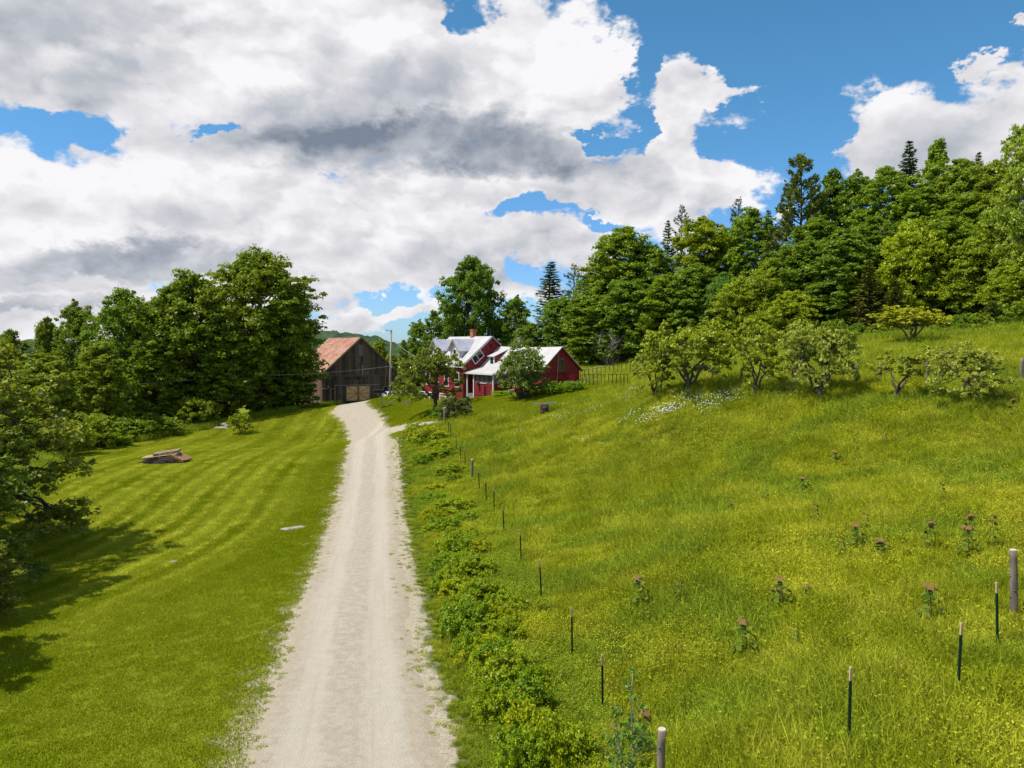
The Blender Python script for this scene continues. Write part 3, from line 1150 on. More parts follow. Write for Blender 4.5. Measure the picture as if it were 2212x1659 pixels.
ORD = ['first', 'second', 'third', 'fourth', 'fifth', 'sixth', 'seventh', 'eighth', 'ninth', 'tenth', 'eleventh', 'twelfth', 'thirteenth', 'fourteenth', 'fifteenth',
       'sixteenth', 'seventeenth', 'eighteenth', 'nineteenth', 'twentieth', 'twenty-first', 'twenty-second', 'twenty-third', 'twenty-fourth', 'twenty-fifth',
       'twenty-sixth', 'twenty-seventh', 'twenty-eighth', 'twenty-ninth', 'thirtieth', 'thirty-first', 'thirty-second', 'thirty-third', 'thirty-fourth', 'thirty-fifth', 'thirty-sixth']

# ------------------------------------------------------------------ left tree line
TL = 'broadleaf trees lining the left lawn'
for k, (kind, i, dx, ty, D, w, tint, lab) in enumerate([
    ('maple', 0, 560, 545, 96, 250, (1.1, 1.05, 1), 'tallest leafy maple in the left tree line, domed crown against the clouds'),
    ('maple', 1, 415, 590, 90, 225, (1.0, .98, .9), 'wide maple with flat-topped crown left of the tallest maple'),
    ('maple', 2, 268, 628, 86, 150, (.95, 1.05, 1), 'maple with pointed top between the wide maple and the small airy tree'),
    ('maple', 2, 630, 625, 100, 108, (1.0, 1.0, 1), 'maple overhanging the rusty barn roof at its left eave'),
    ('dec', 1, 165, 652, 92, 95, (1.1, 1.05, 1), 'slender tree with small rounded top standing above the left tree line'),
    ('dec', 0, 103, 688, 94, 75, (1.2, 1.1, 1.1), 'pale thin-topped tree at the left end of the tree line'),
    ('dec', 2, 20, 715, 88, 110, (1.1, 1.05, .9), 'rounded tree on the far left edge, low against the cloud'),
    ('dec', 3, 215, 740, 76, 120, (1.3, 1.2, .9), 'lower bright green tree in front of the pointed maple'),
    ('dec', 0, 90, 765, 72, 130, (1.35, 1.2, .9), 'low bright green tree near the left edge, behind the lawn corner'),
    ('dec', 2, 320, 720, 84, 110, (1.2, 1.15, .9), 'mid-height tree filling the gap under the two maples'),
    ('maple', 1, 490, 690, 90, 170, (1.0, 1.0, .9), 'shaded maple under the tallest maple, behind the wooden utility pole'),
    ('dec', 1, 628, 740, 97, 100, (.95, 1.0, 1), 'lower leafy tree beside the left wall of the barn'),
    ('maple', 0, 350, 650, 100, 200, (.9, .95, 1), 'dark tree behind the wide maple in the left tree line'),
    ('dec', 3, 40, 800, 64, 110, (1.35, 1.2, .8), 'leafy tree at the left edge above the lawn corner'),
]):
    place('maple_tree' if kind == 'maple' else 'leafy_tree', kind, i, dx, ty, D, w, label=lab, group=TL, tint=tint)
BS = 'shrubs under the left tree line'
for k, (dx, by, D, h, w, tint, lab) in enumerate([
    (60, 1000, 61, 4.0, 130, (1.4, 1.3, .8), 'big light green shrub at the left edge of the lawn'),
    (130, 985, 61, 3.4, 120, (1.5, 1.3, .8), 'rounded yellow-green shrub beside the lawn corner'),
    (200, 968, 68, 3.6, 130, (1.5, 1.35, .8), 'broad yellow-green shrub at the foot of the tree line'),
    (280, 955, 74, 2.4, 100, (1.1, 1.1, 1.), 'low shaded shrub under the pointed maple'),
    (350, 945, 78, 2.2, 90, (1.1, 1.1, .9), 'low shrub in shade under the wide maple'),
    (420, 930, 84, 3.6, 95, (1.3, 1.2, .8), 'bright green understory bush between dark maple trunks'),
    (480, 915, 90, 2.0, 80, (1.2, 1.2, 1.), 'low bush behind the stone by the utility pole'),
    (560, 905, 94, 3.2, 80, (1.3, 1.3, 1.), 'leafy bush behind the round lawn shrub'),
    (610, 895, 98, 3.0, 80, (1.1, 1.1, 1.), 'bush beneath the trees near the red equipment'),
    (240, 960, 70, 1.0, 70, (.9, 1.2, 1.9), 'grey-green low plant patch at the lawn margin'),
]):
    x, y = atD(dx, D)
    plant('shrub', PR['bush'][k % 2], x, y, h, w * .463 * D / 710 / 2, dx * 1.3, lab, 'shrub', BS, tint, parts=('stems', 'foliage'))

# near left apple trees, mostly outside the frame, shading the lawn
plant('apple_tree', PR['nearapple'][0], -21.2, 24.0, 7.6, 4.0, .4, 'large overhanging apple tree cut off by the left edge', 'tree', 'apple trees by the left lawn', (.85, .95, .8), parts=('trunk', 'crown'))
plant('apple_tree', PR['nearapple'][0], -16.3, 16.9, 5.0, 2.9, 2.2, 'nearer apple tree at the left edge, casting the lower shadow on the lawn', 'tree', 'apple trees by the left lawn', (.85, .95, .8))
plant('apple_tree', PR['nearapple'][0], -25.2, 31.0, 9.8, 5.2, 4.0, 'apple tree behind the large overhanging one at the left edge', 'tree', 'apple trees by the left lawn', (1.0, 1.0, .9))

plant('apple_tree', PR['nearapple'][0], -16.9, 21.4, 2.6, 1.5, 1.2, 'low sunlit apple branches at the left edge above the lower shadow', 'tree', 'apple trees by the left lawn', (1.0, 1.0, .9))

# ------------------------------------------------------------------ trees behind barn and house
TB = 'trees behind the barn and the farmhouse'
for kind, i, dx, ty, D, w, tint, lab in [
    ('dec', 0, 790, 738, 150, 50, (1.5, 1.3, .9), 'pale green tree rising just right of the barn ridge'),
    ('dec', 1, 820, 732, 145, 45, (1.4, 1.25, .9), 'light green tree behind the right slope of the barn roof'),
    ('dec', 3, 845, 765, 135, 45, (1.5, 1.3, .8), 'low yellowish tree behind the utility pole'),
    ('spire', 0, 872, 735, 132, 30, (.9, 1., 1.), 'narrow pointed tree right of the utility pole'),
    ('dec', 2, 880, 780, 122, 55, (1.3, 1.25, .9), 'low tree behind the parked cars'),
    ('dec', 1, 905, 692, 120, 55, (1.0, 1.1, 1.), 'rounded dark tree left of the tall maple behind the house'),
    ('dec', 2, 938, 672, 116, 60, (.9, 1., 1.), 'dark green tree touching the tall maple behind the house'),
    ('maple', 2, 1018, 558, 108, 135, (.80, .95, 1.1), 'tall maple with oval crown standing alone behind the farmhouse chimney'),
    ('dec', 3, 968, 690, 118, 60, (.9, 1., 1.), 'lower tree filling in left below the tall maple'),
    ('dec', 0, 1078, 688, 112, 60, (.9, 1.05, 1.), 'tree right of the tall maple, above the house gable'),
    ('dec', 1, 1115, 640, 106, 75, (1.0, 1.1, 1.), 'leafy tree above the wing roof and its grey chimney'),
    ('dec', 2, 1150, 700, 100, 85, (1.05, 1.1, 1.), 'rounded leafy tree directly behind the wing roof'),
]:
    place('maple_tree' if kind == 'maple' else 'leafy_tree', kind, i, dx, ty, D, w, label=lab, group=TB, tint=tint)

# ------------------------------------------------------------------ the wood on the right hill
WL = {'dec': ('leafy_tree', 'leafy tree'), 'spruce': ('spruce_tree', 'dark spruce'), 'pine': ('pine_tree', 'pine'), 'layer': ('leafy_tree', 'spreading leafy tree'), 'spire': ('leafy_tree', 'narrow leafy tree'),
      'birch': ('birch_tree', 'pale birch')}
wood = [
    ('spruce', 0, 1190, 566, 103, 125, (1.2, 1.2, .9), 'back'), ('pine', 1, 1240, 572, 106, 95, (1.4, 1.35, 1.1), 'back'), ('dec', 1, 1215, 640, 98, 80, (.95, 1.05, 1.), 'front'),
    ('dec', 3, 1262, 640, 95, 95, (1.15, 1.15, .9), 'front'), ('dec', 0, 1345, 492, 98, 125, (1.25, 1.2, .9), 'back'), ('dec', 2, 1305, 560, 102, 110, (1.1, 1.1, .9), 'back'),
    ('dec', 3, 1402, 530, 97, 105, (1.1, 1.15, .9), 'back'), ('spruce', 1, 1440, 492, 104, 70, (.9, .95, .9), 'back'), ('pine', 1, 1470, 462, 104, 90, (.9, .95, .9), 'back'),
    ('dec', 1, 1515, 470, 96, 115, (1.5, 1.3, .8), 'back'), ('dec', 0, 1560, 500, 98, 100, (1.15, 1.15, .9), 'back'), ('pine', 1, 1590, 446, 102, 100, (1.0, 1.0, .9), 'back'),
    ('dec', 2, 1618, 452, 92, 100, (1.2, 1.25, .95), 'back'), ('spruce', 1, 1655, 470, 92, 70, (1.1, 1.1, 1.), 'back'), ('pine', 0, 1722, 334, 86, 185, (1.5, 1.45, 1.25), 'back'),
    ('pine', 0, 1668, 520, 84, 140, (1.4, 1.3, 1.0), 'back'), ('spire', 0, 1790, 385, 86, 90, (1.0, 1.06, .9), 'back'), ('dec', 1, 1842, 372, 84, 90, (1.0, 1.06, .9), 'back'),
    ('dec', 2, 1905, 362, 80, 110, (1.25, 1.25, .95), 'back'), ('spruce', 0, 1952, 305, 84, 110, (.8, .85, .85), 'back'), ('spire', 0, 2012, 320, 78, 85, (1.3, 1.3, 1.), 'back'),
    ('dec', 0, 2062, 345, 76, 100, (1.25, 1.2, .95), 'back'), ('spruce', 1, 2100, 345, 78, 70, (1., 1., 1.), 'back'), ('dec', 3, 2135, 350, 73, 100, (1.4, 1.25, .9), 'back'),
    ('birch', 0, 2225, 235, 64, 165, (1.75, 1.55, 1.9), 'front'), ('dec', 2, 1760, 470, 82, 110, (1.0, 1.06, .9), 'back'), ('dec', 0, 1990, 400, 76, 120, (1.2, 1.2, .9), 'back'),
    # nearer rows
    ('dec', 2, 1290, 640, 94, 95, (1.2, 1.2, .9), 'front'), ('dec', 1, 1350, 600, 92, 95, (1.0, 1.1, .9), 'front'), ('pine', 0, 1385, 655, 90, 50, (1.6, 1.6, 1.2), 'front'),
    ('dec', 3, 1442, 595, 89, 100, (1.25, 1.2, .8), 'front'), ('dec', 0, 1500, 570, 87, 95, (1.1, 1.15, 1.1), 'front'), ('birch', 0, 1560, 590, 84, 90, (.8, 1.05, 1.5), 'front'),
    ('layer', 0, 1600, 600, 80, 120, (1.6, 1.4, .8), 'front'), ('spruce', 0, 1545, 640, 82, 80, (1.1, 1.1, .9), 'front'), ('layer', 1, 1665, 560, 78, 120, (1.5, 1.35, .8), 'front'),
    ('dec', 1, 1700, 530, 78, 95, (1.05, 1.1, .9), 'front'), ('layer', 0, 1712, 630, 73.5, 110, (1.8, 1.5, .7), 'front'), ('dec', 3, 1752, 520, 76, 100, (1.0, 1.06, .9), 'front'),
    ('dec', 0, 1812, 500, 73, 110, (1.0, 1.06, .9), 'front'), ('spruce', 1, 1872, 560, 69, 80, (1.7, 1.35, 1.), 'front'), ('dec', 2, 1880, 470, 75, 110, (1.0, 1.1, .9), 'front'),
    ('layer', 1, 1965, 480, 70, 150, (1.9, 1.6, .7), 'front'), ('spruce', 0, 1930, 600, 67, 70, (1.3, 1.2, 1.), 'front'), ('dec', 1, 2040, 470, 70, 110, (1.2, 1.2, .9), 'front'),
    ('layer', 0, 2110, 500, 67, 130, (1.5, 1.35, .8), 'front'), ('dec', 3, 2080, 420, 72, 100, (1.25, 1.2, .85), 'front'), ('dec', 2, 2165, 440, 68, 110, (1.2, 1.2, .85), 'front'),
    ('layer', 1, 2190, 560, 63, 120, (1.7, 1.5, .7), 'front'), ('pine', 0, 2143, 650, 62.5, 75, (1.7, 1.6, 1.1), 'front'),
]
HUE = lambda t: 'yellow-green' if t[0] > 1.45 else 'bright green' if t[0] > 1.22 else 'mid green' if t[0] > 1.02 else 'dark green'
cnt = {}
for w_ in sorted(wood, key=lambda a: a[2]):
    kind, i, dx, ty, D, w, tint, row = w_
    nm, word = WL[kind]
    key = (word, HUE(tint), row)
    cnt[key] = cnt.get(key, 0) + 1
tot = dict(cnt)
cnt = {}
for w_ in sorted(wood, key=lambda a: a[2]):
    kind, i, dx, ty, D, w, tint, row = w_
    nm, word = WL[kind]
    key = (word, HUE(tint), row)
    cnt[key] = cnt.get(key, 0) + 1
    rowt = 'on the skyline of the right wood' if row == 'back' else 'at the meadow edge of the right wood'
    lab = f"{HUE(tint)} {word.replace('dark ', '')} {rowt}" + (f", {ORD[cnt[key]-1]} from left" if tot[key] > 1 else '')
    if kind == 'pine' and dx == 1722:
        lab = 'big ragged pine sticking up above the right wood'
    if kind == 'birch' and dx > 2000:
        lab = 'tall pale-leaved tree at the right edge of the photo'
    if kind == 'pine' and dx == 2143:
        lab = 'small bushy pine at the top edge of the meadow'
    if kind == 'dec':
        w *= 1.28
    if kind in ('spire', 'spruce'):
        w *= 1.15
    if row == 'back' and kind != 'dec' and dx not in (1722, 1952, 1190, 1240, 1668):
        ty -= 16
    place(nm, kind, i, dx, ty, D, w, label=lab, group='trees of the wood on the right hill', tint=tint)


# dead tree and the grey bramble
def deadtree(seed, H, Rr, n, up=.8, nm='dead'):
    r = np.random.default_rng(seed)
    mb = MB()
    for i in range(n):
        a = r.uniform(0, 6.28)
        e = np.array([math.cos(a) * Rr * r.uniform(.2, 1), math.sin(a) * Rr * r.uniform(.2, 1), H * r.uniform(up, 1)])
        p = wobble(r, (r.normal() * .1 * Rr, r.normal() * .1 * Rr, 0), e, 7, .25)
        mb.tube(p, np.linspace(.05 * H / 4 + .02, .012, 7), 4, False)
        for _ in range(9):
            k = r.integers(2, 6)
            q = p[k] + unit(r, 1)[0] * Rr * .35 + np.array([0, 0, .12 * H])
            mb.tube([p[k], (p[k] + q) / 2 + r.normal(size=3) * .08, q], [.035, .022, .008], 3, False)
    return mb.mesh(nm, BARK_GREY)


x, y = atD(1275, 108)
o = link('dead_tree', deadtree(5, ztop(560, 108) - hz(x, y), 3.0, 9), loc=(x, y, hz(x, y)))
tag(o, 'bare grey dead tree on the skyline right of the spruce', 'tree')
x, y = atD(1322, 91)
o = link('bare_bush', deadtree(6, 5.2, 3.0, 30, .45), loc=(x, y, hz(x, y)))
tag(o, 'grey leafless bush at the foot of the wood right of the house', 'bush')
# understory along the edge of the wood
r_ = np.random.default_rng(44)
names = 0
for k, (dx, D, h, w) in enumerate([(1250, 95, 2.6, 70), (1285, 94, 2.2, 60), (1375, 92, 3.0, 60), (1420, 88, 2.6, 70), (1470, 86, 2.2, 60), (1520, 83, 2.6, 70), (1570, 80, 2.4, 70), (1640, 76, 2.6, 70),
                                   (1745, 70.5, 2.6, 70), (1800, 69, 2.0, 60), (1855, 67, 1.6, 60), (1905, 65.5, 1.4, 60), (2035, 62, 1.6, 60), (2075, 61.5, 1.8, 60), (2112, 61, 1.8, 70), (2185, 60.5, 2.0, 70)]):
    x, y = atD(dx, D + 1.0)
    plant('shrub', PR['bush'][k % 2], x, y, h, w * .463 * D / 710 / 2, dx * 1.3, f'leafy underbrush at the edge of the right wood, {ORD[k]} bush from the left', 'shrub', 'underbrush at the edge of the wood',
          [(1.2, 1.2, .9), (1.0, 1.1, .9), (1.5, 1.4, .8)][k % 3], parts=('stems', 'foliage'))

# ------------------------------------------------------------------ apple trees on the meadow
AP = 'apple trees on the meadow'


def apple(i, dx, by, ty, w, lab, tint, rz=0., name='apple_tree', D=None, grp=AP, kind='apple', cat='tree'):
    x, y = at(dx, by) if D is None else atD(dx, D)
    H = ztop(ty, y) - float(hz(x, y))
    return plant(name, PR[kind][i], x, y, H, w * 1.0 * .463 * y / 710 / 2, rz, lab, cat, grp, tint)


apple(0, 1487, 850, 695, 190, 'widest apple tree on the meadow, bright green with several dark trunks', (1.3, 1.3, .6), 0.5)
apple(1, 1632, 853, 688, 108, 'upright apple tree with twin trunks between the widest and the pale one', (1.45, 1.4, .6), 2.0)
apple(0, 1768, 866, 693, 165, 'pale grey-green apple tree leaning over tall grass', (1.35, 1.3, 1.3), 3.6)
apple(2, 1933, 868, 748, 125, 'small sparse apple tree with a bare side branch', (1.4, 1.35, .7), .3)
apple(3, 2125, 868, 738, 165, 'pale apple tree leaning left from a slanting trunk', (1.55, 1.45, 1.4), .1)
apple(4, 1965, 746, 660, 140, 'yellow-green apple tree high up beside the wood', (1.7, 1.5, .5), 4.2)
apple(1, 1412, 862, 738, 95, 'low apple bush at the left end of the orchard', (1.3, 1.3, .8), 1.0)
HT = apple(0, 943, 882, 752, 150, 'crab apple tree with reddish-green leaves on the lawn before the house', (.80, .86, .6), 0.0, 'crab_apple_tree', kind='crab', grp=None)
x, y = at(1130, 862)
plant('lilac_bush', PR['lilac'][0], x, y, ztop(738, y) - hz(x, y), 104 * .463 * y / 710 / 2, .5, 'tall lilac bush with pale blossom in front of the wing', 'bush', None, (1.0, .95, 1.7), parts=('stems', 'foliage'))
x, y = at(1182, 838)
plant('lilac_bush', PR['lilac'][0], x, y, ztop(795, y) - hz(x, y), 55 * .463 * y / 710 / 2, 2.5, 'smaller lilac bush before the end gable', 'bush', None, (.75, .9, .9), parts=('stems', 'foliage'))
x, y = at(986, 904)
plant('bush', PR['bush'][0], x, y, ztop(852, y) - hz(x, y), 78 * .463 * y / 710 / 2, .5, 'dark purplish bush on the lawn right of the crab apple', 'bush', None, (.75, .62, 1.6), parts=('stems', 'foliage'))
x, y = at(957, 908)
plant('bush', PR['shrub'][0], x, y, 1.5, 1.3, .5, 'small green bush at the left foot of the dark purplish bush', 'bush', None, (.5, .75, .9), parts=('stems', 'foliage'))
x, y = at(519, 938)
plant('round_shrub', PR['vase'][0], x, y, ztop(893, y) - hz(x, y), 52 * .463 * y / 710 / 2, .5, 'round yellow-green shrub with bare stems alone on the left lawn', 'shrub', None, (1.0, 1.1, .7), parts=('stems', 'foliage'))
# garden planting in front of the house wing
for k, (dx, by, h, w, tint, lab) in enumerate([(1195, 852, 1.3, 45, (.8, 1.1, .8), 'leafy green garden plant right of the tall lilac'), (1160, 856, 1.2, 40, (.6, .9, .8), 'dark garden plant at the foot of the tall lilac'),
                                              (1235, 845, 1.0, 60, (.7, 1., 1.), 'flowering garden plants before the red gable door'),
                                              (1085, 856, .6, 50, (.9, 1.2, .9), 'low flowering plants along the shaded porch wall')]):
    x, y = at(dx, by)
    plant('garden_plant', PR['shrub'][k % 3], x, y, h, w * .463 * y / 710 / 2, k, lab, 'plant', 'garden plants round the farmhouse', tint, parts=('stems', 'foliage'))

# ------------------------------------------------------------------ thicket between the drive and the fence
RS = 'yellow-green shrubs between the driveway and the fence'
thick = [(925, 952, 62, 1.1), (898, 940, 40, 1.0), (950, 975, 55, .9), (935, 990, 50, .8), (965, 1030, 50, .9), (985, 1110, 70, .8), (960, 1150, 60, .7), (1010, 1130, 55, .6), (995, 1200, 80, .9),
         (1015, 1250, 85, .9), (985, 1290, 70, .7), (1040, 1320, 90, .9), (1000, 1370, 90, .9), (1065, 1370, 90, .8), (1095, 1330, 70, .7), (1050, 1440, 90, .7), (1085, 1500, 110, 1.0),
         (1120, 1560, 110, 1.0), (1065, 1560, 80, .8), (1150, 1620, 100, .9), (1190, 1680, 110, 1.0), (1130, 1690, 110, .9)]
r_ = np.random.default_rng(77)
for k in range(30):
    t = k / 29
    by = 950 + 720 * t ** 1.3
    mid_ = np.interp(by, [950, 1100, 1300, 1500, 1700], [925, 965, 1020, 1095, 1180])
    sp_ = np.interp(by, [950, 1300, 1700], [35, 50, 90])
    thick.append((mid_ + r_.uniform(-1, 1) * sp_, by, np.interp(by, [950, 1700], [45, 110]) * r_.uniform(.7, 1.1), r_.uniform(.5, .85)))
thick.sort(key=lambda q: q[1])
PLC = ['by the side track', 'next to it, nearest the road bend', 'behind the wooden fence post', 'further along the thicket']
ORD += ['thirty-seventh', 'thirty-eighth', 'thirty-ninth', 'fortieth', 'forty-first', 'forty-second', 'forty-third', 'forty-fourth', 'forty-fifth', 'forty-sixth', 'forty-seventh', 'forty-eighth', 'forty-ninth', 'fiftieth', 'fifty-first', 'fifty-second', 'fifty-third']
for k, (dx, by, w, h) in enumerate(thick):
    x, y = at(dx, by)
    if by > 1645:
        d = raydir(dx, by)
        t = 8 / -d.z
        x, y = d.x * t, d.y * t
    Rw = w * .463 * y / 710 / 2 * 1.35
    tt = [(1.1, 1.15, .8), (.85, 1.02, .8), (1.35, 1.25, .6), (.72, .95, .8), (.95, 1.05, .7)][k % 5]
    plant('roadside_shrub', PR['shrub'][k % 3], x, y, h * 1.05, Rw, k * 1.9, f"{['bright', 'mid green', 'yellowish', 'darker green', 'grass green'][k % 5]} roadside shrub between driveway and fence, {ORD[k]} counting from the side track", 'shrub', RS, tt, parts=('stems', 'foliage'))
# birch sapling near the bottom of the frame
x, y = 1.95, 11.2


def birchling():
    r = np.random.default_rng(5)
    mb = MB()
    C = []
    for (bx, by_, H) in ((0, 0, 2.3), (-.25, .1, 1.8), (.12, .15, 1.5)):
        p = wobble(r, (bx * .3, by_ * .3, 0), (bx, by_, H), 8, .06)
        mb.tube(p, np.linspace(.018, .005, 8), 5)
        for k in range(26):
            t = r.uniform(.2, 1)
            q = np.array([np.interp(t, np.linspace(0, 1, 8), p[:, j]) for j in range(3)])
            a = r.uniform(0, 6.28)
            L = (1.1 - t) * .45 + .06
            e = q + np.array([math.cos(a) * L, math.sin(a) * L, L * .5])
            mb.tube([q, (q + e) / 2 + np.array([0, 0, .02]), e], [.006, .004, .002], 3, False)
            for s in np.linspace(.3, 1, 7):
                C.append(q + (e - q) * s + r.normal(size=3) * .025)
    C = np.array(C)
    v, f, lv = leaves(C, unit(r, len(C)) + np.array([0, -.2, .4]), .075, r, .85)
    return {'H': 2.3, 'R': .6, 'trunk': mb.mesh('young_birch_stems', BARK_GREY, True), 'crown': mesh_np('young_birch_leaves', v, f, LM['wood'], {'lv': lv})}


BP = birchling()
plant('young_birch', BP, x, y, 2.2, .6, .3, 'thin young birch with small dark leaves between thicket and fence stake', 'tree', None, (.75, 1., 1.), parts=('stems', 'crown'))

# aspen saplings in the meadow
sp = [(1386, 1312, .85), (1468, 1310, .6), (1692, 1312, .75), (1733, 1300, .4), (1614, 1418, .8), (1718, 1405, .45), (2012, 1345, .8), (1997, 1190, .75), (2083, 1170, .7), (2093, 1200, .75), (2145, 1190, .85),
      (1762, 1142, .7), (1853, 1182, .65), (1818, 1205, .5), (1888, 1205, .45), (1908, 1200, .45), (1870, 1150, .5), (1655, 1090, .5), (1738, 1065, .6), (1808, 1000, .5), (1912, 965, .5), (2035, 1090, .6),
      (2180, 905, .8), (1375, 1650, .9), (1330, 1655, .7), (1790, 850, .5), (1840, 870, .4), (1665, 1300, .35), (1570, 1110, .4)]
for k, (dx, by, h) in enumerate(sorted(sp)):
    x, y = at(dx, by)
    plant('aspen_sapling', PR['sapling'][k % 3], x, y, h * 1.12, .31 * (.8 + .3 * (k % 3)), k * 2.1, f'knee-high sapling with reddish top leaves in the meadow, {ORD[k]} of them from the left', 'sapling', 'young saplings in the meadow', parts=('stem', 'leaves'))
# ================================================================== BUILDINGS
WOOD_GREY = simple_mat('weathered_boards', (0.055, 0.042, 0.033), (0.17, 0.135, 0.108), 5, .85, .6, stretch=(6, 6, .35), rnd=.42)
WOOD_BROWN = simple_mat('brown_boards', (0.10, 0.055, 0.032), (0.22, 0.135, 0.09), 5, .85, .6, stretch=(6, 6, .35), rnd=.3)
WOOD_NEW = simple_mat('new_pine_boards', (0.62, 0.37, 0.17), (0.78, 0.54, 0.29), 4, .7, .4, stretch=(5, 5, .5), rnd=.15)
WOOD_TRIM = simple_mat('pale_trim_boards', (0.26, 0.19, 0.12), (0.38, 0.29, 0.20), 4, .75, .3)
DARK = simple_mat('dark_void', (0.008, 0.008, 0.009), (0.02, 0.018, 0.016), 3, .9, .1)
WHITE = simple_mat('white_paint', (0.55, 0.54, 0.53), (0.70, 0.69, 0.67), 2, .55, .1)
RED = simple_mat('red_paint', (0.165, 0.014, 0.018), (0.25, 0.030, 0.034), 2.2, .6, .15)
RED_DOOR = simple_mat('red_door_paint', (0.36, 0.03, 0.035), (0.44, 0.05, 0.05), 3, .6, .15)
BRICKM = simple_mat('chimney_brick', (0.34, 0.10, 0.04), (0.46, 0.17, 0.08), 9, .85, .4)
STONE = simple_mat('pale_stone', (0.18, 0.16, 0.135), (0.36, 0.33, 0.285), 5, .9, .7)
GREYM = simple_mat('grey_metal', (0.25, 0.26, 0.27), (0.36, 0.37, 0.38), 4, .4, .1, metal=.5)
BLACK = simple_mat('black_paint', (0.008, 0.008, 0.009), (0.016, 0.016, 0.018), 4, .5, .1)


def mat_rust():
    m, N, out = new_mat('rusty_metal_roof')
    co = N.n('ShaderNodeTexCoord').outputs['Object']
    a = N.noise(N.vmath('MULTIPLY', co, (1.0, .22, .22)), 1.6, 7, .65)
    b = N.noise(N.vmath('MULTIPLY', co, (.25, 2.5, 2.5)), 1.2, 5, .6)
    c = N.mix(N.smooth(a, .36, .64), (0.29, 0.105, 0.055), (0.36, 0.20, 0.135))
    c = N.mix(N.math('MULTIPLY', N.smooth(b, .5, .75), .5), c, (0.40, 0.30, 0.24))
    pbr(N, out, c, .65, a, .2, .02, metal=.1)
    return m


def mat_metalroof(name, c1, c2):
    m, N, out = new_mat(name)
    co = N.n('ShaderNodeTexCoord').outputs['Object']
    a = N.noise(N.vmath('MULTIPLY', co, (.5, .5, .5)), 1.5, 6, .6)
    c = N.mix(N.smooth(a, .35, .7), c1, c2)
    br = N.n('ShaderNodeTexWave', {'Vector': co, 'Scale': .55, 'Distortion': .2}, wave_type='BANDS', bands_direction='X')
    c = N.mix(N.math('MULTIPLY', N.smooth(br.outputs[1], .0, .06, 1, 0), .3), c, (0.35, .35, .36))
    pbr(N, out, c, .6, a, .1, .02, metal=.0, spec=.25)
    return m


def mat_glass():
    m, N, out = new_mat('window_glass')
    pbr(N, out, (0.015, 0.018, 0.02), .06, spec=.8)
    return m


RUST = mat_rust()
ROOFW = mat_metalroof('white_metal_roof', (0.37, 0.36, 0.355), (0.46, 0.445, 0.435))
GLASS = mat_glass()

# ------------------------------------------------------------------ barn
bx, by = atD(778, 110)
bz = -0.85
barn = empty('barn', (bx, by, bz), R(27))
tag(barn, 'weathered grey plank barn with a rusty metal gable roof at the end of the driveway', 'barn')
HW, EAVE, RIDGE, LEN = 5.95, 4.35, 9.85, 21.0


def roofz(xx):
    return RIDGE - abs(xx) * (RIDGE - EAVE) / HW


# dark inner shell
MB().prism([(-HW + .1, -1.2), (HW - .1, -1.2), (HW - .1, EAVE - .08), (0, RIDGE - .1), (-HW + .1, EAVE - .08)], 'y', 0.12, LEN - .12).obj('wall', DARK, barn)
r = np.random.default_rng(9)
pw = .262
n = int(2 * HW / pw)
DX0, DX1, DZ = -2.35, 1.45, 2.42      # sliding doors
for k in range(n):
    x0 = -HW + k * 2 * HW / n
    x1 = x0 + 2 * HW / n - .018
    xm = (x0 + x1) / 2
    yo = -.03 - r.uniform(0, .03)
    lo = -.6 if not (DX0 < xm < DX1) else DZ + .1
    if abs(xm - 4.0) < .42 and True:
        MB().box(x0, x1, yo, .1, 2.25, 3.96 + r.uniform(-.05, .03)).obj('plank', WOOD_GREY, barn)
        MB().box(x0, x1, yo, .1, -.6, 1.2).obj('plank', WOOD_GREY, barn)
    elif abs(xm + .5) < 1.75:
        MB().box(x0, x1, yo, .1, lo, 3.42).obj('plank', WOOD_GREY, barn)
        MB().box(x0, x1, yo, .1, 3.74, 3.96).obj('plank', WOOD_GREY, barn)
    else:
        MB().box(x0, x1, yo, .1, lo, 3.96 + r.uniform(-.06, .03)).obj('plank', WOOD_GREY, barn)
    a, b = roofz(x0) - .06, roofz(x1) - .06
    yo2 = -.10 - r.uniform(0, .03)
    hi = 6.9 if abs(xm) < .3 else None
    q = [(x0, 4.02), (x1, 4.02), (x1, b), (x0, a)]
    m = WOOD_BROWN if r.random() < .10 else WOOD_GREY
    MB().prism(q, 'y', yo2, -.02).obj('plank', m, barn)
n2 = int(LEN / .32)
me = MB().box(-.02, .03, 0, .30, -1.5, EAVE - .08).mesh('side_plank', WOOD_BROWN)
for sx in (-1, 1):
    for k in range(n2):
        link('plank', me, barn, (sx * HW + (0 if sx < 0 else -.02) + r.uniform(-.015, .015), k * LEN / n2, 0))
MB().box(-HW - .06, HW + .06, -.17, -.03, 3.93, 4.06).obj('sill_beam', WOOD_GREY, barn)
# roof
th = .10
for s in (-1, 1):
    xe = s * (HW + .38)
    ze = RIDGE - abs(xe) * (RIDGE - EAVE) / HW
    q = [(0, -.45, RIDGE), (xe, -.45, ze), (xe, LEN + .3, ze), (0, LEN + .3, RIDGE)]
    if s < 0:
        q = q[::-1]
    rf = MB().slab(q, th if True else -th).obj('roof', RUST, barn)
    ns = 26
    for k in range(ns + 1):
        yy = -.42 + k * (LEN + .68) / ns
        L = MB().bar((s * .02, yy, RIDGE + th + .015), (xe, yy, ze + th + .015), .035, .03)
        L.obj('seam', RUST, rf)
    MB().bar((0, -.5, RIDGE - .02), (xe, -.5, ze - .02), .06, .24).obj('barge_board', WOOD_TRIM if s < 0 else WOOD_BROWN, barn)
MB().bar((0, -.45, RIDGE + .13), (0, LEN + .3, RIDGE + .13), .3, .04).obj('ridge_cap', GREYM, barn)
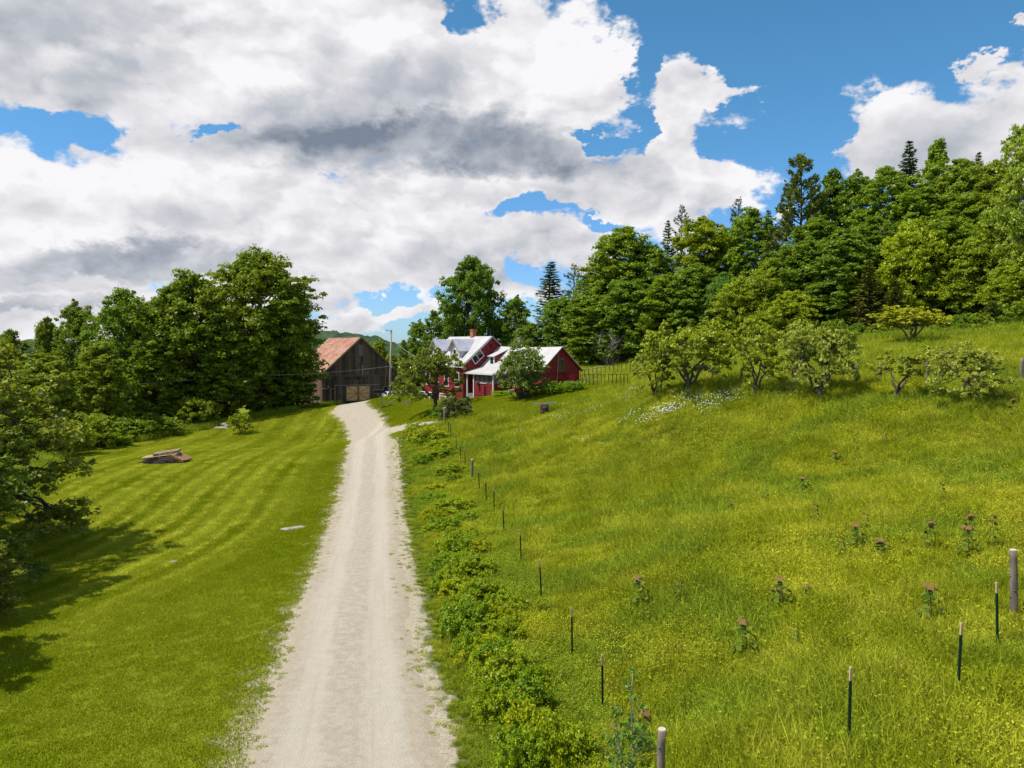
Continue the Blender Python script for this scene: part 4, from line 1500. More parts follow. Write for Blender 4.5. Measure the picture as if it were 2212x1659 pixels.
# hayloft panel, boards and trims on the gable
MB().box(-.33, .33, -.2, -.13, 7.0, 8.75).obj('loft_door', simple_mat('pale_loft_boards', (.14, .13, .125), (.22, .21, .2), 4, .8, .4, stretch=(6, 6, .4)), barn)
MB().box(-.42, .42, -.2, -.13, 6.86, 6.95).obj('loft_sill', WOOD_GREY, barn)
MB().box(.18, .34, -.19, -.13, 4.1, 5.6).obj('loose_board', WOOD_TRIM, barn)
MB().box(-.42, .42, -.22, -.13, 5.72, 5.80).obj('loft_sill', WOOD_GREY, barn)
# transom windows above the doors: two sashes of small panes
for x0 in (-2.15, -.30):
    fr = MB().box(x0, x0 + 1.55, -.05, .0, 3.44, 3.50).box(x0, x0 + 1.55, -.05, .0, 3.67, 3.73).obj('transom_window', WOOD_GREY, barn)
    for k in range(5):
        a = x0 + .05 + k * .30
        MB().box(a, a + .21, -.02, .01, 3.50, 3.67).obj('pane', GLASS, fr)
        MB().box(a + .21, a + .30, -.045, .0, 3.50, 3.67).obj('glazing_bar', WOOD_GREY, fr)
MB().box(-4.1, 2.9, -.24, -.12, 2.50, 2.58).obj('door_track', GREYM, barn)
# sliding doors of new boards with frames and braces
for s, x0 in ((0, DX0 + .02), (1, (DX0 + DX1) / 2 + .04)):
    w = (DX1 - DX0) / 2 - .08
    d = empty('door', (0, 0, 0))
    d.parent = barn
    for k in range(7):
        MB().box(x0 + k * w / 7 + .006, x0 + (k + 1) * w / 7 - .006, -.14, -.10, .06, DZ).obj('board', WOOD_NEW, d)
    f = MB()
    f.box(x0, x0 + .13, -.18, -.141, .06, DZ).box(x0 + w - .13, x0 + w, -.18, -.141, .06, DZ)
    f.box(x0 + .13, x0 + w - .13, -.18, -.141, .06, .2).box(x0 + .13, x0 + w - .13, -.18, -.141, DZ - .14, DZ).box(x0 + .13, x0 + w - .13, -.18, -.141, 1.17, 1.30)
    f.obj('frame', WOOD_TRIM, d)
    cx = x0 + w / 2
    b = MB()
    if s == 0:
        b.bar((x0 + .13, -.165, DZ - .15), (x0 + w - .15, -.165, 1.32), .03, .12).bar((x0 + .15, -.165, .22), (x0 + w - .15, -.165, 1.15), .03, .12)
    else:
        b.bar((x0 + w - .13, -.165, DZ - .15), (x0 + .15, -.165, 1.32), .03, .12).bar((x0 + w - .15, -.165, .22), (x0 + .15, -.165, 1.15), .03, .12)
    b.obj('brace', WOOD_TRIM, d)
# small window, sill, blue door at the right
wn = MB().box(3.62, 4.38, -.07, -.0, 2.12, 2.22).box(3.62, 4.38, -.07, -.0, 1.22, 1.30).box(3.60, 3.68, -.07, -.0, 1.22, 2.22).box(4.32, 4.40, -.07, -.0, 1.22, 2.22).obj('window', WOOD_TRIM, barn)
MB().box(3.68, 4.32, -.02, .02, 1.30, 2.12).obj('pane', GLASS, wn)
MB().box(2.9, 4.8, -.13, -.04, 1.12, 1.2).obj('ledge', WOOD_GREY, barn)
MB().box(4.95, 5.45, -.13, -.06, -.05, 1.95).obj('side_door', simple_mat('faded_blue_paint', (.06, .09, .11), (.13, .17, .19), 3, .7, .2), barn)
MB().box(-6.0, -4.3, -.35, -.10, 2.02, 2.10).obj('lintel_board', WOOD_TRIM, barn)
MB().box(-4.75, -4.62, -.14, -.06, -.1, 2.0).obj('door_post', WOOD_TRIM, barn)
MB().box(-4.1, -3.95, -.14, -.06, -.1, 2.5).obj('door_post', WOOD_TRIM, barn)
lamp = MB().tube([(-5.1, -.1, 2.35), (-5.1, -.35, 2.45), (-5.1, -.42, 2.3)], [.03, .05, .11], 8).obj('barn_lamp', WHITE, barn)

# ------------------------------------------------------------------ farmhouse (local x along the ridge, front at -y)
HB = 2.0
house = empty('farmhouse', (-2.5, 84, HB), math.atan2(-.8, .6))
tag(house, 'red farmhouse with white metal roofs, two white dormers and a long wing', 'house')
g = -1.2


def H_(z):
    return z - HB


MR, ME = H_(8.85), H_(5.72)
W = MB()
W.prism([(-3.9, g), (3.9, g), (3.9, ME), (0, MR - .06), (-3.9, ME)], 'x', -8.8, 0)
W.obj('wall', RED, house)


def roof_slab(parent, x0, x1, yr, zr, ye, ze, over=.3, th=.09, name='roof', mat=None, sag=0.0):
    mat = mat or ROOFW
    sl_ = (ze - zr) / abs(ye - yr)
    s = 1 if ye > yr else -1
    ye2, ze2 = ye + s * over, ze + sl_ * over
    nseg = 8 if sag else 1
    mb = MB()
    for k in range(nseg):
        a, b = x0 + (x1 - x0) * k / nseg, x0 + (x1 - x0) * (k + 1) / nseg
        sa, sb = -sag * math.sin(math.pi * k / nseg), -sag * math.sin(math.pi * (k + 1) / nseg)
        q = [(a, yr, zr + sa), (b, yr, zr + sb), (b, ye2, ze2 + sb * .6), (a, ye2, ze2 + sa * .6)]
        if s > 0:
            q = q[::-1]
        v = Vector(q[1]) - Vector(q[0])
        mb.slab(q if (v.cross(Vector(q[2]) - Vector(q[0]))).z > 0 else q[::-1], th)
    return mb.obj(name, mat, parent)


roof_slab(house, -9.1, .3, 0, MR, -3.9, ME, .32)
roof_slab(house, -9.1, .3, 0, MR, 3.9, ME, .32)
sl_ = (MR - ME) / 3.9
for s in (-1, 1):
    MB().bar((.22, 0, MR - .07), (.22, s * 4.2, MR - .07 - 4.2 * sl_), .06, .17).obj('barge_board', WHITE if s < 0 else RED, house)
MB().box(-9.1, .3, -4.24, -4.19, ME - .42, ME - .22).obj('eave_board', WHITE, house)
# diamond window set along the slope of the roof
ang = math.atan(sl_)
dw = empty('slanted_window', (0.03, -1.95, H_(6.55)))
dw.parent = house
dw.rotation_euler = (ang, 0, 0)
MB().box(-.0, .06, -.82, .82, -.56, -.46).box(0, .06, -.82, .82, .46, .56).box(0, .06, -.82, -.72, -.46, .46).box(0, .06, .72, .82, -.46, .46).box(.0, .05, -.03, .03, -.46, .46).obj('frame', WHITE, dw)
MB().box(-.01, .015, -.72, .72, -.46, .46).obj('pane', GLASS, dw)
MB().box(.0, .04, -.17, .17, H_(7.55), H_(8.0)).obj('gable_vent', simple_mat('dark_red_louvre', (.06, .008, .01), (.1, .012, .014), 4, .8, .2), house)
# brick chimney with courses
ch = MB().box(-3.98, -3.42, -.28, .28, MR - .5, H_(9.75)).obj('chimney', BRICKM, house)
MB().box(-4.03, -3.37, -.33, .33, H_(9.60), H_(9.72)).obj('chimney_cap', BRICKM, ch)
mort = simple_mat('mortar', (.34, .24, .18), (.42, .32, .26), 5, .9, .1)
for k in range(6):
    zz = MR + .12 + k * .15
    MB().box(-3.984, -3.416, -.284, .284, zz, zz + .018).obj('mortar_course', mort, ch)
for xx in (-8.3, -.1):
    MB().tube([(xx, 0, MR), (xx, 0, MR + .95)], [.018, .008], 5).obj('lightning_rod', GREYM, house)


def gable_dormer(xc):
    d = empty('dormer', (xc, 0, 0))
    d.parent = house
    y0, yb = -3.35, -.5
    sill, eav, pk = H_(6.0), H_(7.42), H_(8.52)
    MB().prism([(-1.0, sill), (1.0, sill), (1.0, eav), (0, pk - .05), (-1.0, eav)], 'y', y0, yb).obj('wall', WHITE, d)
    k_ = (pk - eav) / 1.0
    for s in (-1, 1):
        xe = s * 1.28
        ze = pk - 1.28 * k_
        q = [(0, y0 - .35, pk), (xe, y0 - .35, ze), (xe, yb + .1, ze), (0, yb + .1, pk)]
        v = (Vector(q[1]) - Vector(q[0])).cross(Vector(q[2]) - Vector(q[0]))
        rf = MB().slab(q if v.z > 0 else q[::-1], .05).obj('roof', SEAMROOF, d)
        MB().bar((0, y0 - .37, pk), (xe, y0 - .37, ze), .04, .14).obj('barge_board', WOOD_TRIM, d)
        for k in range(11):
            yy = y0 - .3 + k * .315
            MB().bar((s * .02, yy, pk + .075), (xe, yy, ze + .075), .085, .07).obj('seam', SEAMROOF, rf)
    cl = MB()
    for k in range(9):
        zz = sill + .05 + k * .15
        for a, b in ((-.98, -.40), (.40, .98)):
            cl.box(a, b, y0 - .03, y0, zz, zz + .11)
    cl.obj('clapboards', WHITE, d)['kind'] = 'stuff'
    wn = MB().box(-.38, -.27, y0 - .06, y0 - .0, sill + .2, eav + .02).box(.27, .38, y0 - .06, y0, sill + .2, eav + .02).box(-.27, .27, y0 - .06, y0, eav - .08, eav + .02).box(-.27, .27, y0 - .06, y0, sill + .2, sill + .3).box(
        -.27, .27, y0 - .05, y0, (sill + eav) / 2 + .08, (sill + eav) / 2 + .13).obj('window', WHITE, d)
    MB().box(-.27, .27, y0 - .02, y0 + .01, sill + .3, eav - .08).obj('pane', GLASS, wn)


SEAMROOF = mat_metalroof('seamed_metal_roof', (0.34, 0.36, 0.43), (0.44, 0.46, 0.53))
gable_dormer(-2.6)
gable_dormer(-7.1)

# wing
WR, WE = H_(7.66), H_(5.38)
MB().prism([(-1.4, g), (3.8, g), (3.8, WE), (1.2, WR - .06), (-1.4, WE)], 'x', .02, 11.3).obj('wall', RED, house)
roof_slab(house, .02, 11.55, 1.2, WR, -1.4, WE, .28, sag=.10)
roof_slab(house, .02, 11.55, 1.2, WR, 3.8, WE, .34, sag=.10)
sw = (WR - WE) / 2.6
for s in (-1, 1):
    MB().bar((11.47, 1.2, WR - .05), (11.47, 1.2 + s * 2.95, WR - .05 - 2.95 * sw), .06, .16).obj('barge_board', RED, house)
ch = MB().box(4.0, 4.42, .95, 1.4, WR - .5, H_(8.72)).obj('chimney', STONE, house)
MB().box(3.93, 4.49, .88, 1.47, H_(8.60), H_(8.68)).obj('chimney_cap', STONE, ch)
for k in range(5):
    zz = WR + .1 + k * .17
    MB().box(3.996, 4.424, .946, 1.404, zz, zz + .02).obj('mortar_course', mort, ch)
for xx in (6.3, 11.2):
    MB().tube([(xx, 1.2, WR - .1), (xx, 1.2, WR + .75)], [.018, .008], 5).obj('lightning_rod', GREYM, house)
# shed dormer on the wing
sd_ = empty('shed_dormer', (1.75, 0, 0))
sd_.parent = house
zf = H_(6.55)
MB().prism([(-1.05, H_(5.5)), (-1.05, zf), (.75, H_(7.25)), (.75, H_(5.6))], 'x', -.5, .5).obj('wall', RED, sd_)
q = [(-.68, -1.3, zf - .02), (.68, -1.3, zf - .02), (.68, .95, H_(7.40)), (-.68, .95, H_(7.40))]
MB().slab(q, .05).obj('roof', ROOFW, sd_)
wn = MB().box(-.5, .5, -1.09, -1.051, H_(5.62), zf - .03).obj('window', WHITE, sd_)
MB().box(-.28, .28, -1.12, -1.091, H_(5.72), H_(6.12)).obj('pane', GLASS, wn)
MB().box(-.28, .28, -1.12, -1.091, H_(6.16), H_(6.46)).obj('pane', GLASS, wn)
# end gable: tall window, red door, downpipe
wn = MB().box(11.3, 11.36, .95, 1.02, H_(5.1), H_(6.45)).box(11.3, 11.36, 1.52, 1.59, H_(5.1), H_(6.45)).box(11.3, 11.36, 1.02, 1.52, H_(6.36), H_(6.45)).box(11.3, 11.36, 1.02, 1.52, H_(5.1), H_(5.18)).obj('window', simple_mat('dull_green_paint', (.10, .12, .10), (.16, .18, .15), 4, .7, .1), house)
MB().box(11.29, 11.33, 1.02, 1.52, H_(5.18), H_(6.36)).obj('pane', GLASS, wn)
dr = MB().box(11.31, 11.37, 2.25, 3.15, H_(3.2), H_(4.75)).obj('door', RED_DOOR, house)
MB().box(11.37, 11.39, 2.4, 2.62, H_(3.3), H_(4.65)).box(11.37, 11.39, 2.78, 3.0, H_(3.3), H_(4.65)).obj('door_panel', RED_DOOR, dr)
MB().tube([(11.4, .75, H_(6.9)), (11.42, .62, H_(5.2)), (11.44, .45, H_(3.4))], .035, 6).obj('downpipe', simple_mat('pale_red_pipe', (.35, .22, .2), (.45, .3, .28), 4, .5, .1), house)
MB().box(11.34, 11.5, .3, 2.0, H_(4.86), H_(4.92)).obj('shelf_board', RED, house)

# enclosed porch with clapboards
pf = -3.5
PX0, PX1 = 1.6, 5.4
MB().box(PX0, PX1, pf, -1.42, g, H_(3.62)).obj('porch_wall', RED, house)
cbm = MB().box(PX0 + .06, PX1 - .12, pf - .03, pf - .001, 0, .105).mesh('clapboard', RED)
for k in range(11):
    link('clapboard', cbm, house, (0, 0, H_(2.22) + k * .127))
cbs = MB().box(PX1 + .001, PX1 + .03, pf + .1, -1.42, 0, .105).mesh('side_clapboard', RED)
for k in range(11):
    link('clapboard', cbs, house, (0, 0, H_(2.22) + k * .127))
SCREEN = simple_mat('screen_glass', (.10, .11, .11), (.16, .17, .17), 2, .25, .05)
for k in range(4):
    a = PX0 + .25 + k * .88
    wn = MB().box(a, a + .84, pf + .06, pf + .10, H_(3.64), H_(4.52)).obj('porch_window', SCREEN, house)
    MB().box(a - .05, a + .03, pf - .0, pf + .14, H_(3.62), H_(4.58)).obj('mullion', RED, wn)
for a in (PX1 - .03,):
    for k in range(2):
        MB().box(PX1 - .10, PX1 - .06, pf + .15 + k * .95, pf + 1.0 + k * .95, H_(3.64), H_(4.52)).obj('porch_window', SCREEN, house)
MB().box(PX0, PX1, pf, -1.42, H_(4.52), H_(4.66)).obj('porch_head', RED, house)
MB().box(PX0 + 1.3, PX0 + 2.5, pf - .09, pf - .0, H_(3.60), H_(3.66)).obj('window_shelf', WHITE, house)
MB().box(PX0 + .95, PX0 + 1.25, pf - .16, pf - .031, H_(3.35), H_(3.72)).obj('meter_box', BLACK, house)
MB().box(PX0 + 1.18, PX0 + 1.3, pf - .10, pf - .031, H_(2.7), H_(3.5)).obj('pipe_box', DARK, house)
MB().box(PX0 + 2.15, PX0 + 2.38, pf - .10, pf - .031, H_(2.35), H_(3.3)).obj('pipe_box', DARK, house)
for xx, yy in ((PX1, pf), (PX0, pf), (.25, pf), (-.35, pf)):
    MB().box(xx - .07, xx + .07, yy - .06, yy + .06, H_(1.95), H_(4.66)).obj('corner_post', WHITE, house)
MB().box(-.4, 1.58, pf, -1.45, g, H_(2.35)).obj('porch_floor', simple_mat('grey_floor_paint', (.16, .15, .14), (.22, .21, .2), 3, .7, .1), house)
MB().box(.15, 1.1, -1.50, -1.40, H_(2.35), H_(4.4)).obj('door', WHITE, house)
pz0, pz1 = H_(5.30), H_(4.70)
rf = MB()
A_, B_, C_, D_ = (-.2, -1.42, pz0), (5.2, -1.42, pz0), (5.75, pf - .35, pz1), (-.85, pf - .35, pz1)
rf.slab([D_, C_, B_, A_], .06)
rf.slab([(5.75, pf - .35, pz1), (5.75, -1.42, pz1), (5.2, -1.42, pz0)], .06)
rf.slab([(-.85, pf - .35, pz1), (-.2, -1.42, pz0), (-.85, -1.42, pz1)], .06)
rf.obj('porch_roof', ROOFW, house)
MB().box(-.85, 5.75, pf - .37, pf - .33, pz1 - .10, pz1 + .03).box(5.72, 5.76, pf - .33, -1.45, pz1 - .10, pz1 + .03).obj('gutter', WHITE, house)
# stone steps beside the porch
MB().box(6.0, 7.0, -2.4, -1.42, H_(1.8), H_(3.0)).box(6.0, 7.0, -2.9, -2.4, H_(1.8), H_(2.75)).obj('steps', STONE, house)
MB().box(6.1, 6.9, -1.46, -1.40, H_(3.0), H_(4.9)).obj('door', RED_DOOR, house)
# front of the main house: windows, low white porch rail
for a in (-7.9, -5.9, -3.6, -1.3):
    wn = MB().box(a - .5, a + .5, -3.96, -3.901, H_(2.95), H_(4.75)).obj('window', WHITE, house)
    for zz in (0, 1):
        MB().box(a - .38, a + .38, -3.99, -3.961, H_(3.08) + zz * .82, H_(3.82) + zz * .82).obj('pane', GLASS, wn)
for k in range(8):
    a = -8.8 + k * 1.2
    MB().box(a - .05, a + .05, -5.35, -5.25, H_(.9), H_(2.25)).obj('rail_post', WHITE, house)
MB().box(-8.9, -.3, -5.34, -5.26, H_(2.18), H_(2.26)).box(-8.9, -.3, -5.34, -5.26, H_(1.9), H_(1.96)).obj('rail', WHITE, house)

# ------------------------------------------------------------------ cars behind the lawn crest
CARW = simple_mat('car_tyre', (.012, .012, .012), (.02, .02, .02), 4, .8, .1)
RIM = simple_mat('car_rim', (.35, .35, .36), (.5, .5, .5), 4, .3, .1, metal=.8)
LAMPR = simple_mat('tail_lamp', (.3, .01, .01), (.4, .02, .02), 4, .3, 0)
LAMPW = simple_mat('head_lamp', (.6, .6, .6), (.8, .8, .8), 4, .2, 0)


def car(loc, rz, paint, label, suv=True, L=4.5):
    c = empty('parked_car', loc, rz)
    tag(c, label, 'car', 'cars parked behind the lawn crest')
    h = 1.68 if suv else 1.45
    prof = [(-L / 2, .35), (L / 2, .35), (L / 2, .75), (L / 2 - .15, .95), (L / 2 - 1.15, 1.05), (L / 2 - 1.85, h - .04), (L / 2 - 2.3, h), (-L / 2 + .7, h), (-L / 2 + .15, 1.05 if suv else 1.08), (-L / 2, .95)]
    body = MB().prism(prof, 'y', -.88, .88).mesh('car_body', paint, False)
    import bmesh
    bm = bmesh.new()
    bm.from_mesh(body)
    for v in bm.verts:
        if v.co.z > 1.1:
            v.co.y *= .78
        elif v.co.z > .9:
            v.co.y *= .97
    bmesh.ops.bevel(bm, geom=[e for e in bm.edges], offset=.05, segments=2, affect='EDGES')
    bm.to_mesh(body)
    bm.free()
    b = link('body', body, c)
    gl = MB()
    x1, x2 = L / 2 - 1.2, L / 2 - 1.8
    gl.slab([(x1, -.74, 1.10), (x1, .74, 1.10), (x2, .64, h - .09), (x2, -.64, h - .09)], .035)
    gl.obj('windscreen', GLASS, c)
    MB().slab([(-L / 2 + .16, .72, 1.12), (-L / 2 + .16, -.72, 1.12), (-L / 2 + .62, -.63, h - .1), (-L / 2 + .62, .63, h - .1)], .035).obj('rear_window', GLASS, c)
    for s in (-1, 1):
        MB().slab([(-L / 2 + .45, s * .87, 1.08), (x1 - .15, s * .87, 1.08), (x2 - .05, s * .715, h - .1), (-L / 2 + .85, s * .715, h - .1)], s * -.03 if s < 0 else .03).obj('side_window', GLASS, c)
        MB().box(L / 2 - .06, L / 2 + .02, s * .62 - .16, s * .62 + .16, .68, .84).obj('headlight', LAMPW, c)
        MB().box(-L / 2 - .02, -L / 2 + .06, s * .72 - .1, s * .72 + .1, .8, 1.1).obj('tail_light', LAMPR, c)
        for xx in (-L / 2 + .85, L / 2 - .85):
            w = MB().tube([(xx, s * .72, .33), (xx, s * .92, .33)], .33, 16).obj('wheel', CARW, c)
            MB().tube([(xx, s * .921, .33), (xx, s * .935, .33)], .2, 12).obj('rim', RIM, w)
        MB().box(x1 - .3, x1 - .12, s * .9 - .05, s * .9 + .1 * s + .05, 1.02, 1.16).obj('mirror', paint, c)
    return c


def paint(name, c):
    return simple_mat(name, c, tuple(v * 1.15 for v in c), 1, .25, 0, spec=.6)


for dx, D, rz, pc, lab, suv in [(842, 108, 1.9, (.5, .5, .5), 'silver car showing between the utility pole and the barn', False),
                                (866, 107, 2.0, (.012, .014, .02), 'black car parked left in the row behind the lawn crest', False),
                                (888, 106.5, 2.0, (.02, .10, .14), 'teal car half hidden under the crab apple branches', True),
                                (908, 105.5, 2.1, (.015, .015, .02), 'dark car at the right end of the parked row', True)]:
    x, y = atD(dx, D)
    car((x, y, float(hz(x, y)) + .12), rz, paint('car_paint', pc), lab, suv)

# ------------------------------------------------------------------ utility poles and wires
POLE = simple_mat('pole_wood', (.26, .22, .18), (.40, .36, .31), 5, .85, .4, stretch=(4, 4, .3))
px, py = atD(843, 101)
pz = float(hz(px, py))
pt = ztop(712, 101)
p1 = empty('utility_pole', (px, py, pz))
tag(p1, 'tall weathered wooden utility pole at the right corner of the barn', 'utility pole', 'utility poles')
Hp = pt - pz
lean = .16
MB().tube([(-lean, 0, -.8), (0, 0, Hp * .5), (lean, 0, Hp)], [.17, .145, .11], 10).obj('pole', POLE, p1, True)
MB().bar((lean - .75, -.12, Hp - .15), (lean + .1, -.12, Hp - .15), .07, .09).obj('crossarm', POLE, p1)
MB().tube([(lean - .7, -.12, Hp - .1), (lean - .7, -.12, Hp + .08)], [.05, .035], 8).obj('insulator', GREYM, p1)
MB().box(-.10, .28, -.26, -.13, Hp * .47, Hp * .47 + .5).obj('terminal_box', GREYM, p1)
MB().tube([(-.1, -.17, 1.2), (-.08, -.17, 2.6)], .04, 6).obj('cable_guard', GREYM, p1)
MB().tube([(lean, -.11, Hp - 1.2), (lean, -.2, Hp - 1.1)], .05, 6).obj('insulator', GREYM, p1)
qx_, qy_ = atD(505, 89)
qz = float(hz(qx_, qy_))
p2 = empty('utility_pole', (qx_, qy_, qz))
tag(p2, 'dark utility pole standing in the shade of the tallest maple', 'utility pole', 'utility poles')
H2 = ztop(812, 89) - qz
MB().tube([(0, 0, -.8), (0, 0, H2 + 2.4)], [.16, .12], 8).obj('pole', POLE, p2, True)
MB().tube([(0, -.12, H2), (0, -.24, H2 + .05)], .05, 6).obj('insulator', GREYM, p2)


def wire(a, b, sag, rad, name, label):
    a, b = Vector(a), Vector(b)
    o = (a + b) / 2
    pts = []
    for k in range(25):
        t = k / 24
        p = a.lerp(b, t) - o
        p.z -= sag * 4 * t * (1 - t)
        pts.append(p)
    ob = MB().tube(pts, rad, 5).obj(name, WIREM, None, loc=o)
    tag(ob, label, 'wire')
    return ob


WIREM = simple_mat('wire_aluminium', (.30, .30, .30), (.42, .42, .42), 4, .5, 0, metal=.3)
a1 = (px, py - .14, pz + Hp * .5)
a2 = (qx_, qy_ - .24, qz + H2 + .05)
wire(a1, a2, .35, .028, 'power_line', 'thin power line strung from the barn pole to the shaded pole')
x3, y3 = atD(60, 74)
wire(a2, (x3, y3, ztop(838, 74)), .3, .026, 'power_line', 'thin power line running left from the shaded pole past the trees')
nf = Vector((-.8, -.6, 0))
ng = Vector((.6, -.8, 0))
hp = Vector((-2.5, 84, 0)) + ng * -8.6 + nf * 3.9
wire((px + lean, py, pz + Hp - 1.1), (hp.x, hp.y, 6.0), .5, .022, 'power_line', 'service wire hanging from the barn pole to the farmhouse')

# ------------------------------------------------------------------ fence stakes and posts
STK = simple_mat('green_stake_paint', (.006, .022, .012), (.012, .035, .020), 6, .5, .1)
TIP = simple_mat('tan_stake_tip', (.46, .33, .17), (.56, .43, .25), 6, .6, .1)
LOG = simple_mat('debarked_log', (.11, .085, .065), (.23, .19, .15), 5, .85, .5, stretch=(2, 2, .4))
LOGTOP = simple_mat('cut_log_end', (.40, .33, .25), (.52, .46, .38), 6, .8, .2)


def stake_meshes():
    m = MB()
    m.box(-.019, .019, -.004, .004, -.5, 1.17).box(-.004, .004, .004, .032, -.5, 1.17)
    for k in range(22):
        m.box(-.009, .009, -.012, -.004, .1 + k * .048, .118 + k * .048)
    t = MB()
    t.box(-.0195, .0195, -.005, .005, 1.17, 1.40).box(-.0045, .0045, .005, .0325, 1.17, 1.40)
    return m.mesh('stake_shaft', STK), t.mesh('stake_tip', TIP)


SM = stake_meshes()
FS = [(1834, 1612, 0, 'leaning-free stake on the right, alone midway between the two log posts'), (2070, 1502, 0, 'tall stake, second left of the right-hand log post'),
      (2156, 1398, -.05, 'stake standing just left of the right-hand log post'),
      (1302, 1548, -.02, 'nearest stake of the driveway-side line'), (1236, 1425, -.02, 'second nearest stake of the driveway-side line'),
      (1170, 1302, -.05, 'third nearest stake of the driveway-side line'), (1126, 1222, -.04, 'fourth nearest stake of the driveway-side line'),
      (1089, 1158, -.05, 'fifth nearest stake of the driveway-side line'), (1068, 1110, -.02, 'sixth nearest stake of the driveway-side line'),
      (1051, 1090, -.05, 'seventh nearest stake of the driveway-side line'), (1036, 1064, -.05, 'stake just in front of the grey wooden post'),
      (1005, 1012, -.02, 'stake just behind the grey wooden post'), (995, 1000, -.02, 'second stake behind the grey wooden post'), (986, 976, -.02, 'third stake behind the grey wooden post'),
      (974, 948, 0, 'stake halfway up the far end of the line'), (969, 942, 0, 'last but one stake near the far weathered post'), (962, 922, 0, 'farthest stake, beside the far weathered post')]
for k, (dx, by_, tilt, lab) in enumerate(FS):
    x, y = at(dx, by_)
    s = empty('fence_stake', (x, y, float(hz(x, y)) - .02), .4 + .1 * math.sin(k * 3))
    s.rotation_euler = (R(1.2) * math.sin(k * 2.2), tilt * .9, .3)
    s.scale = (1.25, 1.25, 1.0)
    tag(s, 'dark green metal ' + lab.replace('leaning-free ', ''), 'fence stake', 'green fence stakes')
    link('shaft', SM[0], s)
    link('tip', SM[1], s)


def logpost(name, x, y, H, rad, label, seed, tilt=(0, 0), grp=None):
    r = np.random.default_rng(seed)
    root = empty(name, (x, y, float(hz(x, y))), 0)
    root.rotation_euler = (tilt[0], tilt[1], 0)
    tag(root, label, 'fence post', grp)
    n = 12
    pts = [(r.normal() * .007, r.normal() * .007, -.4 + (H + .4) * k / (n - 1)) for k in range(n)]
    rr = np.linspace(rad * 1.12, rad * .92, n) * r.uniform(.95, 1.06, n)
    mb = MB().tube(pts, list(rr), 12)
    for k in range(7):
        a, zz = r.uniform(0, 6.28), r.uniform(.15, H * .95)
        mb.tube([(math.cos(a) * rad * .8, math.sin(a) * rad * .8, zz), (math.cos(a) * rad * 1.3, math.sin(a) * rad * 1.3, zz + .03)], [.02, .012], 5)
    mb.obj('post', LOG, root, True)
    c = MB().tube([(pts[-1][0], pts[-1][1], H - .002), (pts[-1][0], pts[-1][1], H + .02)], [rad * .97, rad * .88], 12).obj('cut_top', LOGTOP, root)
    return root


logpost('log_post', 2.3, 10.6, 1.5, .066, 'thick debarked corner log post cut off by the bottom edge', 1)
x, y = at(2190, 1330)
logpost('log_post', x, y, 1.5, .078, 'thick knobbly log post near the right edge, leaning slightly', 2, (0, -.05))
x, y = at(1020, 1040)
logpost('log_post', x, y, 1.4, .085, 'grey weathered wooden post among the driveway-side stakes', 3)
x, y = at(961, 915)
logpost('log_post', x, y, 1.4, .12, 'far weathered post with reddish top near the dark bush', 4)
BPG = 'wooden posts of the upper meadow fence'
for k, (dx, by_, lab) in enumerate([(1538, 828, 'wooden fence post showing right of the widest apple tree'), (1601, 832, 'wooden fence post left of the twin-trunk apple'), (1717, 822, 'wooden post behind the pale apple tree, on its left'),
                                    (1790, 835, 'wooden post behind the pale apple tree, on its right'), (1849, 828, 'wooden post between the pale and the sparse apple trees'), (1901, 826, 'wooden post just left of the sparse apple tree'),
                                    (2003, 832, 'thick pale wooden post right of the sparse apple tree'), (2206, 822, 'wooden post at the right edge beside the leaning apple')]):
    x, y = at(dx, by_)
    logpost('wooden_post', x, y, 1.15 if k != 6 else 1.45, .085, lab, 20 + k, grp=BPG)

# garden enclosure of thin stakes
GS = 'thin dark stakes round the garden'
for row, (n, x0, b0, x1, b1, h, D0, D1) in enumerate([(13, 1258, 838, 1357, 846, 1.15, 71, 66), (13, 1254, 826, 1362, 822, 1.25, 79, 76)]):
    prev = None
    for k in range(n):
        t = k / (n - 1)
        x, y = atD(x0 + (x1 - x0) * t, D0 + (D1 - D0) * t)
        zg = float(hz(x, y))
        o = MB().box(-.028, .028, -.028, .028, -.3, h).obj('garden_stake', STK, None, loc=(x, y, zg))
        tag(o, f"thin dark garden stake, {ORD[k]} from the left in the {'front' if row == 0 else 'rear'} row", 'garden stake', GS)
    a = atD(x0, D0)
    b = atD(x1, D1)
    pa, pb = Vector((*a, float(hz(*a)) + h - .02)), Vector((*b, float(hz(*b)) + h - .02))
    o = MB().bar(pa - (pa + pb) / 2, pb - (pa + pb) / 2, .03, .03).obj('garden_rail', STK, None, loc=(pa + pb) / 2)
    tag(o, f"thin dark top rail joining the {'front' if row == 0 else 'rear'} row of garden stakes", 'rail')


# ------------------------------------------------------------------ rocks
def rock(name, x, y, sx, sy, sz, label, seed, cat='rock', rz=0):
    import bmesh
    r = random.Random(seed)
    bm = bmesh.new()
    bmesh.ops.create_icosphere(bm, subdivisions=3, radius=1)
    from mathutils import noise as mn
    for v in bm.verts:
        d = 1 + .28 * mn.noise(v.co * 1.4 + Vector((seed, 0, 0))) + .1 * mn.noise(v.co * 4)
        v.co = Vector((v.co.x * sx * d, v.co.y * sy * d, v.co.z * sz * d))
    me = bpy.data.meshes.new(name)
    bm.to_mesh(me)
    bm.free()
    me.materials.append(STONE)
    o = link(name, me, None, (x, y, float(hz(x, y))), (0, 0, rz))
    tag(o, label, cat)
    return o


